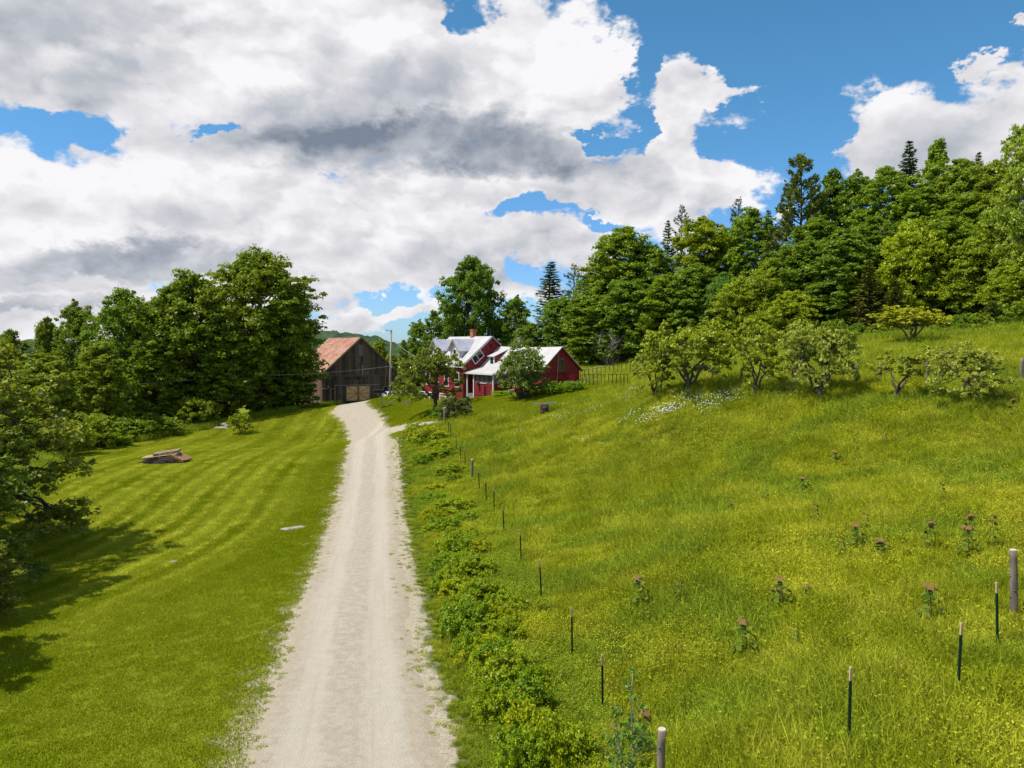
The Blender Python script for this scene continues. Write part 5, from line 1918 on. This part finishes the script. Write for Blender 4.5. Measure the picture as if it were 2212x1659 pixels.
x, y = at(636, 1142)
rock('rock', x, y, .72, .28, .09, 'flat pale rock half sunk in the lawn beside the driveway', 3, rz=.5)
x, y = at(487, 921)
rock('rock', x, y, .7, .4, .45, 'grey boulder at the lawn edge left of the round shrub', 5)
x, y = at(478, 925)
rock('rock', x, y, 1.1, .5, .2, 'low flat stone slab in front of the grey boulder', 9)
x, y = at(375, 1214)
rock('rock', x, y, .22, .13, .05, 'small pale stone lying alone on the left lawn', 6)
x, y = at(318, 957)
rock('rock', x, y, .8, .35, .05, 'thin flat slab on the lawn behind the burn pile', 7)
x, y = at(1375, 846)
rock('rock', x, y, 1.1, .5, .38, 'white-grey boulder beside the garden stakes', 8)

# ------------------------------------------------------------------ burn pile of pallets
x, y = at(362, 1000)
zp = float(hz(x, y))
PW = [WOOD_TRIM, simple_mat('pallet_yellow', (.46, .31, .13), (.58, .43, .22), 4, .75, .3, stretch=(1, 6, 1)), simple_mat('pallet_red', (.24, .13, .08), (.34, .2, .12), 4, .75, .3)]
ash = rock('ash_bed', x - .15, y - .1, 1.85, 1.0, .62, 'dark ash and charred wood bed under the pallets', 12, 'ash bed')
ash.data.materials.clear()
ash.data.materials.append(simple_mat('ash', (.008, .007, .006), (.05, .042, .036), 9, .95, .8))


def pallet(loc, rot, mat, label, L=1.9, Wd=1.15):
    p = empty('pallet', loc)
    p.rotation_euler = rot
    tag(p, label, 'pallet', 'pallets on the burn pile')
    for k in range(3):
        a = -L / 2 + .02 + k * (L - .14) / 2
        MB().box(a, a + .10, -Wd / 2, Wd / 2, .03, .12).obj('stringer', mat, p)
    for k in range(5):
        yy = -Wd / 2 - .01 + k * (Wd - .14) / 4
        MB().box(-L / 2 - .04 * (k % 2), L / 2 + .03 * (k % 3), yy, yy + .15, .121, .165).obj('slat', mat, p)
        if k % 2 == 0:
            MB().box(-L / 2, L / 2, yy, yy + .15, 0, .029).obj('slat', mat, p)
    return p


pallet((x - .4, y - .1, zp + .50), (R(2), R(-6), R(10)), PW[1], 'yellow pallet lying lowest at the left of the burn pile', 2.5)
pallet((x - .05, y + .1, zp + .74), (R(1), R(-8), R(12)), PW[0], 'pale pallet on top of the burn pile', 1.8)
pallet((x + 1.05, y - .1, zp + .42), (R(0), R(20), R(-12)), PW[2], 'reddish pallet sloping down at the right of the burn pile', 1.3)
for k, (dx_, dz, rz, L) in enumerate([(-.9, .10, .2, 1.6), (.2, .22, -.15, 2.0), (.5, .06, .3, 1.4), (-.4, .34, .25, 1.5), (1.1, .08, -.25, 1.2)]):
    o = MB().bar((-L / 2, 0, 0), (L / 2, 0, .04), .09, .05).obj('charred_board', simple_mat('charred_wood', (.02, .015, .013), (.09, .06, .05), 5, .9, .4), None, loc=(x + dx_, y - .95 + .06 * k, zp + dz + .12))
    o.rotation_euler = (0, 0, rz)
    tag(o, f"charred board at the foot of the burn pile, {['leftmost', 'long one in the middle', 'short one in the middle', 'crossing one left of centre', 'rightmost'][k]}", 'board')

# barrel with a wire grate lid
x, y = at(1176, 897)
root = empty('burn_barrel', (x, y, float(hz(x, y))))
tag(root, 'rusty burn barrel with a wire grate on top at the lawn edge', 'barrel')
BARR = simple_mat('burnt_barrel', (.03, .022, .02), (.13, .075, .055), 6, .85, .4)
MB().tube([(0, 0, -.05), (0, 0, .28), (0, 0, .30), (0, 0, .32), (0, 0, .58), (0, 0, .6), (0, 0, .62), (0, 0, .9)], [.36, .36, .38, .36, .36, .38, .36, .36], 20).obj('drum', BARR, root, True)
gm = MB()
for k in range(13):
    t = -1 + 2 * k / 12
    gm.bar((t * .95, -.5, .99 + .05 * t), (t * .95, .5, .99 + .05 * t), .022, .022)
for k in range(7):
    t = -.5 + k / 6
    gm.bar((-.95, t, .94), (.95, t, 1.04), .022, .022)
gm.obj('grate', GREYM, root)
MB().bar((-.4, -.3, .93), (.9, .35, 1.15), .05, .03).obj('bent_rod', GREYM, root)

# mailbox-like box on a post near the barn
x, y = at(825, 880)
root = empty('mailbox', (x, y, float(hz(x, y))), .5)
tag(root, 'black box on a wooden post at the curve of the driveway', 'mailbox')
MB().box(-.06, .06, -.06, .06, -.3, 1.75).obj('post', POLE, root)
MB().prism([(-.26, 0), (.26, 0), (.26, .2), (.18, .34), (0, .4), (-.18, .34), (-.26, .2)], 'x', -1.05, .25).obj('box', BLACK, root, loc=(0, 0, 1.76))
MB().bar((-.7, 0, 1.72), (0, 0, 1.1), .06, .06).obj('brace', POLE, root)
MB().bar((-.9, 0, 1.72), (.2, 0, 1.72), .1, .06).obj('arm', POLE, root)
# two small wire frames on the lawn
for dx, by_, lab in ((842, 878, 'low wire frame on the lawn right of the black box'), (877, 876, 'low pale wire frame on the lawn toward the crab apple')):
    x, y = at(dx, by_)
    m = MB()
    for a in (-.4, .4):
        for b in (-.2, .2):
            m.bar((a, b, 0), (a, b, .55), .03)
    for b in (-.2, .2):
        m.bar((-.4, b, .55), (.4, b, .55), .03).bar((-.4, b, .3), (.4, b, .3), .02)
    o = m.obj('wire_frame', GREYM, None, loc=(x, y, float(hz(x, y))))
    tag(o, lab, 'wire frame')
# red kayak-like sled, red tractor attachment by the barn's left wall
x, y = at(668, 879)
o = MB().prism([(-.9, .12), (-.75, .02), (.75, .02), (.95, .22), (.75, .3), (-.7, .3)], 'y', -.3, .3).obj('red_sled', RED_DOOR, None, loc=(x, y, float(hz(x, y))))
o.rotation_euler = (0, 0, .25)
tag(o, 'bright red sled lying on the grass left of the barn', 'sled')
x, y = atD(664, 108.5)
root = empty('cement_mixer', (x, y, float(hz(x, y))), .4)
tag(root, 'dark red machine with a grey drum beside the barn wall', 'machine')
MB().box(-.3, .3, -.25, .25, .3, 1.2).obj('body', simple_mat('maroon_paint', (.10, .01, .02), (.15, .015, .03), 4, .5, .1), root)
MB().tube([(.2, 0, 1.2), (.65, 0, 1.3), (1.1, 0, 1.35)], [.12, .2, .1], 10).obj('drum', GREYM, root, True)
for s in (-1, 1):
    MB().tube([(0, s * .26, .28), (0, s * .34, .28)], .28, 14).obj('wheel', CARW, root)
for dx, D, h, lab in ((683, 106, 1.9, 'short pale post beside the barn corner'), (651, 106, 1.9, 'orange-brown post left of the red machine')):
    x, y = atD(dx, D)
    o = MB().box(-.07, .07, -.07, .07, -.3, h).obj('short_post', WOOD_TRIM if dx > 660 else WOOD_NEW, None, loc=(x, y, float(hz(x, y))))
    tag(o, lab, 'post')
x, y = atD(722, 107.6)
o = MB().box(-.95, .95, -.2, .2, -.2, .12).obj('stone_step', STONE, None, loc=(x, y, float(hz(x, y))), rot=(0, 0, .45))
tag(o, 'pale stone slab in front of the barn left corner', 'stone slab')

# ================================================================== DISTANT HILLS
def mat_hill():
    m, N, out = new_mat('forested_hill')
    pos = N.n('ShaderNodeNewGeometry').outputs['Position']
    a = N.noise(pos, .045, 5, .7)
    b = N.noise(pos, .012, 3, .6)
    c = N.mix(N.smooth(a, .35, .65), (0.022, 0.045, 0.022), (0.055, 0.090, 0.035))
    c = N.mix(N.math('MULTIPLY', N.smooth(b, .4, .6), .4), c, (0.05, 0.085, 0.045))
    pbr(N, out, c, .95, a, .8, 3.0, spec=.05)
    return m


hx, hy = np.meshgrid(np.arange(-1150, 560, 5.0), np.arange(780, 1300, 7.0))
az = hx / hy
prof = np.interp(az, [-1.1, -.75, -.70, -.62, -.5, -.35, -.26, -.225, -.19, -.165, -.14, 0, .2], [2, 3, 3, 0, 0, 8, 17, 14, 6, 1, -2, -4, -6])
ridge = np.clip(1 - np.abs(hy - 1040) / 260, 0, 1)
hh = -16 + (prof + 24) * (ridge**2 * (3 - 2 * ridge)) + (vnoise(hx + 2000, hy, .12, 21) - .5) * 5 + (vnoise(hx + 2000, hy, .03, 22) - .5) * 7 + (np.random.default_rng(3).random(hx.shape) - .5) * 6.5
ih = np.arange(hx.size).reshape(hx.shape)
qh = np.stack([ih[:-1, :-1], ih[:-1, 1:], ih[1:, 1:], ih[1:, :-1]], -1).reshape(-1, 4)
hill = link('hill', mesh_np('hill', np.stack([hx.ravel(), hy.ravel(), hh.ravel()], -1), qh, mat_hill()))
tag(hill, 'low wooded hills far behind the barn', kind='structure')
# ================================================================== GRASS, WEEDS, FLOWERS (uncountable: scattered tufts)
def mat_grass(name, lawn):
    m, N, out = new_mat(name)
    pos = N.n('ShaderNodeNewGeometry').outputs['Position']
    lv = N.n('ShaderNodeAttribute', attribute_name='lv').outputs['Fac']
    hgt = N.n('ShaderNodeAttribute', attribute_name='hgt').outputs['Fac']
    if lawn:
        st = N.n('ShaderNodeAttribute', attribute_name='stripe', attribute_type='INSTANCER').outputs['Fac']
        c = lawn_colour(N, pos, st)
        k = N.math('ADD', .95, N.math('MULTIPLY', lv, .6))
        c = N.vmath('MULTIPLY', c, N.n('ShaderNodeCombineXYZ', {0: k, 1: k, 2: k}).outputs[0])
    else:
        kd = N.n('ShaderNodeAttribute', attribute_name='kindv', attribute_type='INSTANCER').outputs['Fac']
        m1 = N.noise(pos, .12, 4, .55)
        a = N.mix(N.smooth(m1, .35, .65), (0.320, 0.350, 0.016), (0.440, 0.440, 0.018))
        b = N.mix(N.smooth(N.noise(pos, .5, 3, .6), .42, .62), (0.21, 0.28, 0.016), (0.44, 0.47, 0.05))
        c = N.mix(N.math('MULTIPLY', lv, .75), a, b)
        c = N.mix(kd, c, N.mix(lv, (0.14, 0.22, 0.022), (0.33, 0.40, 0.025)))
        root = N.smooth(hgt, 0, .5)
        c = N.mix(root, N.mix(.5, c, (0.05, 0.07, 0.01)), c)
        oi = N.n('ShaderNodeObjectInfo').outputs['Random']
        k = N.math('ADD', .75, N.math('MULTIPLY', oi, .5))
        c = N.vmath('MULTIPLY', c, N.n('ShaderNodeCombineXYZ', {0: k, 1: k, 2: k}).outputs[0])
    dif = N.n('ShaderNodeBsdfDiffuse', {'Color': c})
    tr = N.n('ShaderNodeBsdfTranslucent', {'Color': c})
    mx = N.n('ShaderNodeMixShader', {0: .32, 1: dif.outputs[0], 2: tr.outputs[0]})
    N.t.links.new(mx.outputs[0], out.inputs[0])
    return m


GM_L, GM_M = mat_grass('lawn_grass', True), mat_grass('meadow_grass', False)


def tuft(name, seed, n, size, h, w, mat, lean=.35, broad=0, bh=.2, tall=0):
    """a square sod of grass blades, each one bent triangle pair, plus some broad weed leaves"""
    r = np.random.default_rng(seed)
    p = np.stack([r.uniform(-size / 2, size / 2, n), r.uniform(-size / 2, size / 2, n), np.zeros(n)], -1)
    hh = h * r.uniform(.45, 1.15, n)
    hh[:tall] *= 1.8
    a = r.uniform(0, 6.283, n)
    sd = np.stack([np.cos(a), np.sin(a), 0 * a], -1) * (w * r.uniform(.6, 1.3, n))[:, None] / 2
    ln = unit(r, n) * (hh * lean * r.uniform(.3, 1.4, n))[:, None]
    ln[:, 2] = 0
    mid = p + ln * .35 + np.array([0, 0, 1]) * (hh * .6)[:, None]
    tip = p + ln + np.array([0, 0, 1]) * hh[:, None] * .95
    v = np.stack([p - sd, p + sd, mid + sd * .8, mid - sd * .8, tip], 1).reshape(-1, 3)
    b = np.arange(n)[:, None] * 5
    q = b + np.array([[0, 1, 2, 3]])
    t = b + np.array([[3, 2, 4]])
    lr_ = r.random(n)
    lr_[:tall] = 1.35
    lv = np.repeat(lr_, 5)
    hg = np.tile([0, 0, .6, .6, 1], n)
    fs = [q, t]
    if broad:
        c = np.stack([r.uniform(-size / 2, size / 2, broad), r.uniform(-size / 2, size / 2, broad), bh * r.uniform(.3, 1.1, broad)], -1)
        nn = unit(r, broad) * .6 + np.array([0, 0, 1])
        v2, f2, l2 = leaves(c, nn, .05, r, .5)
        fs.append(f2 + len(v))
        v = np.concatenate([v, v2])
        lv = np.concatenate([lv, l2])
        hg = np.concatenate([hg, np.full(len(v2), .8)])
    return mesh_np(name, v, fs, mat, {'lv': lv, 'hgt': hg})


def flowertuft(name, seed, n, size, h, mat, fs_=.035):
    r = np.random.default_rng(seed)
    c = np.stack([r.uniform(-size / 2, size / 2, n), r.uniform(-size / 2, size / 2, n), h * r.uniform(.6, 1.1, n)], -1)
    v, f, lv = leaves(c, unit(r, n) * .35 + np.array([0, 0, 1]), fs_, r, 1.0, .05)
    return mesh_np(name, v, f, mat, {'lv': lv})


def scatter(name, meshes, pts, scl, kind_idx, label, attrs=None, seed=1):
    """one object: points instanced with the given sods through geometry nodes"""
    r = np.random.default_rng(seed)
    n = len(pts)
    me = bpy.data.meshes.new(name)
    me.vertices.add(n)
    me.vertices.foreach_set('co', np.asarray(pts, np.float32).ravel())
    def addf(k, v, typ='FLOAT'):
        a = me.attributes.new(k, typ, 'POINT')
        a.data.foreach_set('value' if typ != 'FLOAT_VECTOR' else 'vector', np.asarray(v, np.float32 if typ != 'INT' else np.int32).ravel())
    eps = .4
    gxn = (hz(pts[:, 0] + eps, pts[:, 1]) - hz(pts[:, 0] - eps, pts[:, 1])) / (2 * eps)
    gyn = (hz(pts[:, 0], pts[:, 1] + eps) - hz(pts[:, 0], pts[:, 1] - eps)) / (2 * eps)
    rz = r.uniform(0, 6.283, n)
    # tilt with the slope: rotate about z first, then lean
    rots = np.stack([np.arctan(gyn * np.cos(rz) - gxn * np.sin(rz)), -np.arctan(gxn * np.cos(rz) + gyn * np.sin(rz)), rz], -1)
    addf('rot', rots, 'FLOAT_VECTOR')
    addf('scl', scl)
    addf('pick', kind_idx, 'INT')
    for k, v in (attrs or {}).items():
        addf(k, v)
    o = link(name, me)
    tag(o, label, kind='stuff')
    protos = []
    for i, m in enumerate(meshes):
        p = bpy.data.objects.new(name + '_sod', m)
        protos.append(p)
    ng_ = bpy.data.node_groups.new(name + '_scatter', 'GeometryNodeTree')
    ng_.interface.new_socket('Geometry', in_out='INPUT', socket_type='NodeSocketGeometry')
    ng_.interface.new_socket('Geometry', in_out='OUTPUT', socket_type='NodeSocketGeometry')
    nd, lk = ng_.nodes, ng_.links
    gi, go = nd.new('NodeGroupInput'), nd.new('NodeGroupOutput')
    m2p = nd.new('GeometryNodeMeshToPoints')
    lk.new(gi.outputs[0], m2p.inputs[0])
    jn = nd.new('GeometryNodeJoinGeometry')
    for p in reversed(protos):
        oi = nd.new('GeometryNodeObjectInfo')
        oi.inputs['Object'].default_value = p
        oi.inputs['As Instance'].default_value = True
        lk.new(oi.outputs['Geometry'], jn.inputs[0])
    ip = nd.new('GeometryNodeInstanceOnPoints')
    lk.new(m2p.outputs[0], ip.inputs['Points'])
    lk.new(jn.outputs[0], ip.inputs['Instance'])
    ip.inputs['Pick Instance'].default_value = True

    def na(k, typ):
        a = nd.new('GeometryNodeInputNamedAttribute')
        a.data_type = typ
        a.inputs['Name'].default_value = k
        return [s for s in a.outputs if s.name == 'Attribute' and s.enabled][0]
    lk.new(na('pick', 'INT'), ip.inputs['Instance Index'])
    e2r = nd.new('FunctionNodeEulerToRotation')
    lk.new(na('rot', 'FLOAT_VECTOR'), e2r.inputs[0])
    lk.new(e2r.outputs[0], ip.inputs['Rotation'])
    lk.new(na('scl', 'FLOAT'), ip.inputs['Scale'])
    lk.new(ip.outputs[0], go.inputs[0])
    md = o.modifiers.new('scatter', 'NODES')
    md.node_group = ng_
    return o


def rand_pts(n, x0, x1, y0, y1, seed):
    r = np.random.default_rng(seed)
    return r.uniform(x0, x1, n), r.uniform(y0, y1, n)


def grid_pts(x0, x1, y0, y1, dens, seed):
    """jittered rows whose spacing follows dens(y) (pieces per square metre): no bald gaps"""
    r = np.random.default_rng(seed)
    X_, Y_ = [], []
    y = y0
    while y < y1:
        s = 1 / math.sqrt(dens(y))
        xs = np.arange(x0 + r.uniform(0, s), x1, s)
        X_.append(xs + r.uniform(-.42, .42, len(xs)) * s)
        Y_.append(y + r.uniform(-.42, .42, len(xs)) * s)
        y += s
    return np.concatenate(X_), np.concatenate(Y_)


def in_view(x, y, pad=2.5):
    return (np.abs(x) < y * .76 + pad) & (y > 8.5)


def wsel(dens, x, y, seed, area, n):
    """keep points so that their number per square metre is dens(y)"""
    r = np.random.default_rng(seed)
    return r.random(len(x)) < dens * area / n


# --- lawn
def lawn_mask(x, y):
    return (sdf(x, y, MEADOW) > .2) & (sdf(x, y, VERGE) > .0) & (road_sd(x, y) > .12) & (sdf(x, y, FOREST_R) > 0) & (sdf(x, y, FOREST_L) > -1.2)


def house_mask(x, y):
    lx = (x + 2.5) * .6 + (y - 84) * -.8
    ly = (x + 2.5) * .8 + (y - 84) * .6
    h = (lx > -9) & (lx < 11.6) & (ly > -3.7) & (ly < 4.2)
    c, s = math.cos(R(27)), math.sin(R(27))
    ax = (x - bx) * c + (y - by) * s
    ay = -(x - bx) * s + (y - by) * c
    return h | ((np.abs(ax) < 6.1) & (ay > -.3) & (ay < 21.3))


x, y = grid_pts(-46, 26, 8, 112, lambda t: max(2.4, min(9.5, 9.5 * (24 / max(t, 24))**.85)), 5)
k = in_view(x, y)
x, y = x[k], y[k]
k = lawn_mask(x, y) & ~house_mask(x, y)
x, y = x[k], y[k]
pts = np.stack([x, y, hz(x, y)], -1)
r = np.random.default_rng(8)
LT = [tuft('lawn_sod', s, 230, .52, .062, .011, GM_L, .8, 8, .03) for s in (1, 2, 3)]
s_ = r.uniform(.85, 1.2, len(x)) * (1 + np.clip((y - 22) / 60, 0, .9))
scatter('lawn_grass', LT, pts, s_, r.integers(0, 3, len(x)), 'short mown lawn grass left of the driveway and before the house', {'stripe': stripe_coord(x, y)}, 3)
nl = len(x)
# --- meadow
x, y = grid_pts(-8, 66, 8.5, 100, lambda t: max(1.9, min(8.0, 8.0 * (20 / max(t, 20))**.9)), 15)
k = in_view(x, y)
x, y = x[k], y[k]
k = (sdf(x, y, MEADOW) < .1) & (sdf(x, y, FOREST_R) > -1.5) & ~house_mask(x, y)
x, y = x[k], y[k]
pts = np.stack([x, y, hz(x, y)], -1)
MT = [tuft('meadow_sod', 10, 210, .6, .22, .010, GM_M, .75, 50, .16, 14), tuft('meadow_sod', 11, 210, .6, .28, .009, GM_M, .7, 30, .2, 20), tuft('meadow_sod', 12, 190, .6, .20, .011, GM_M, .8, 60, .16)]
big = vnoise(x + 50, y, .16, 31)
kv = np.clip((vnoise(x + 50, y, .5, 32) - .58) * 4, 0, 1)
s_ = r.uniform(.8, 1.25, len(x)) * (.75 + .55 * big) * (1 + np.clip((y - 20) / 55, 0, .9))
pk = np.where(vnoise(x + 9, y, .35, 33) + r.uniform(-.3, .3, len(x)) > .6, 2, r.integers(0, 2, len(x)))
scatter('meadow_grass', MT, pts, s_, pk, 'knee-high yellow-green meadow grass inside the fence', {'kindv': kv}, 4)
nm = len(x)
# --- verge between drive and fence: ranker, greener growth
N0 = 60000
x, y = rand_pts(N0, -10, 5, 8, 74, 25)
k = (sdf(x, y, VERGE) < .05) & (road_sd(x, y) > .45) & in_view(x, y) & (r.random(N0) < .42 * np.clip(26 / y, .35, 1))
x, y = x[k], y[k]
pts = np.stack([x, y, hz(x, y)], -1)
VT = [tuft('verge_sod', 20, 150, .55, .36, .011, GM_M, .7, 120, .3), tuft('verge_sod', 21, 200, .55, .30, .010, GM_M, .7, 60, .22)]
nearroad = np.clip((road_sd(x, y) - .3) / 1.2, .35, 1)
scatter('verge_grass', VT, pts, r.uniform(.75, 1.2, len(x)) * nearroad, r.integers(0, 2, len(x)), 'rank green grass and weeds between the driveway and the fence', {'kindv': np.clip(vnoise(x + 40, y, .4, 35) * 1.5 - .3, 0, 1)}, 5)
nv = len(x)
# --- weeds on the shoulders of the drive
N0 = 22000
x, y = rand_pts(N0, -14, 4, 8.5, 70, 27)
sd1 = road_sd(x, y)
k = (sd1 > -.5) & (sd1 < .75) & (r.random(N0) < .25 + .6 * np.clip((sd1 + .5) / .9, 0, 1)) & (vnoise(x + 30, y, .8, 44) > .38)
x, y = x[k], y[k]
pts = np.stack([x, y, hz(x, y) + .01], -1)
WT = [tuft('shoulder_weed', 30, 26, .22, .07, .011, GM_M, .9, 22, .045), tuft('shoulder_weed', 31, 16, .16, .05, .012, GM_M, .9, 14, .03)]
scatter('shoulder_weeds', WT, pts, r.uniform(.45, 1.0, len(x)), r.integers(0, 2, len(x)), 'small weeds growing through the gravel at the driveway edges', {'kindv': r.random(len(x))}, 6)
# --- flowers
YEL = simple_mat('buttercup_petals', (.62, .50, .02), (.75, .62, .04), 8, .6, 0)
ORA = simple_mat('hawkweed_petals', (.60, .20, .03), (.70, .28, .05), 8, .6, 0)
N0 = 26000
x, y = rand_pts(N0, 0, 48, 9, 62, 28)
d = vnoise(x, y, .14, 51) * .6 + vnoise(x, y, .6, 52) * .5
k = (sdf(x, y, MEADOW) < -.3) & in_view(x, y) & (d > .60) & (r.random(N0) < .5 * np.clip(22 / y, .2, 1)) & (sdf(x, y, FOREST_R) > 0)
x, y = x[k], y[k]
pts = np.stack([x, y, hz(x, y)], -1)
scatter('buttercups', [flowertuft('buttercup_heads', 1, 16, .8, .27, YEL, .024)], pts, np.ones(len(x)), np.zeros(len(x)), 'tiny yellow buttercups dotted through the meadow grass', None, 7)
N0 = 5000
x, y = rand_pts(N0, 0, 20, 9, 40, 29)
d = vnoise(x, y, .3, 53)
k = (sdf(x, y, MEADOW) < -.2) & in_view(x, y) & (d > .68) & (r.random(N0) < .3)
x, y = x[k], y[k]
pts = np.stack([x, y, hz(x, y)], -1)
scatter('orange_hawkweed', [flowertuft('hawkweed_heads', 2, 5, .6, .28, ORA, .036)], pts, np.ones(len(x)), np.zeros(len(x)), 'scattered orange hawkweed flowers in the lower meadow', None, 8)
# daisies in drifts near the orchard and behind the garden
cl = [(1600, 858, 2.2, 1.0, 20), (1500, 872, 2.2, .8, 24), (1420, 880, 2.0, 1.2, 7), (1330, 872, 2.4, 1.2, 7), (1280, 892, 1.8, 1.0, 10), (1235, 900, 1.3, .8, 6)]
X_, Y_ = [], []
for dx, by_, sx_, sy_, n in cl:
    cx, cy = at(dx, by_)
    X_.append(r.normal(cx, sx_, n))
    Y_.append(r.normal(cy, sy_, n))
for dx, D, sx_, sy_, n in [(1300, 86, 3.5, 4, 80), (1350, 80, 3, 3, 50), (1240, 74, 1.2, .8, 10), (1275, 72, 1.5, 1.2, 10)]:
    cx, cy = atD(dx, D)
    X_.append(r.normal(cx, sx_, n))
    Y_.append(r.normal(cy, sy_, n))
x, y = np.concatenate(X_), np.concatenate(Y_)
pts = np.stack([x, y, hz(x, y)], -1)
scatter('white_daisies', [flowertuft('daisy_heads', 3, 22, 1.1, .34, LM['flower'], .05)], pts, r.uniform(.8, 1.3, len(x)), np.zeros(len(x)), 'drifts of white daisies by the orchard and behind the garden stakes', None, 9)
# forest-floor growth along both wood edges
N0 = 30000
x, y = rand_pts(N0, -60, 62, 20, 120, 61)
fr = np.minimum(np.abs(sdf(x, y, FOREST_R)), np.abs(sdf(x, y, FOREST_L)))
k = (fr < 2.2) & in_view(x, y, 4) & ~house_mask(x, y) & (road_sd(x, y) > 1)
x, y = x[k], y[k]
pts = np.stack([x, y, hz(x, y)], -1)
UT = [tuft('undergrowth_sod', 40, 90, .9, .45, .02, GM_M, .7, 140, .4)]
scatter('undergrowth', UT, pts, r.uniform(.8, 1.9, len(x)), np.zeros(len(x)), 'rough undergrowth of grass and weeds along the wood edges', {'kindv': np.ones(len(x))}, 10)
print('SODS lawn', nl, 'meadow', nm, 'verge', nv, 'undergrowth', len(x))
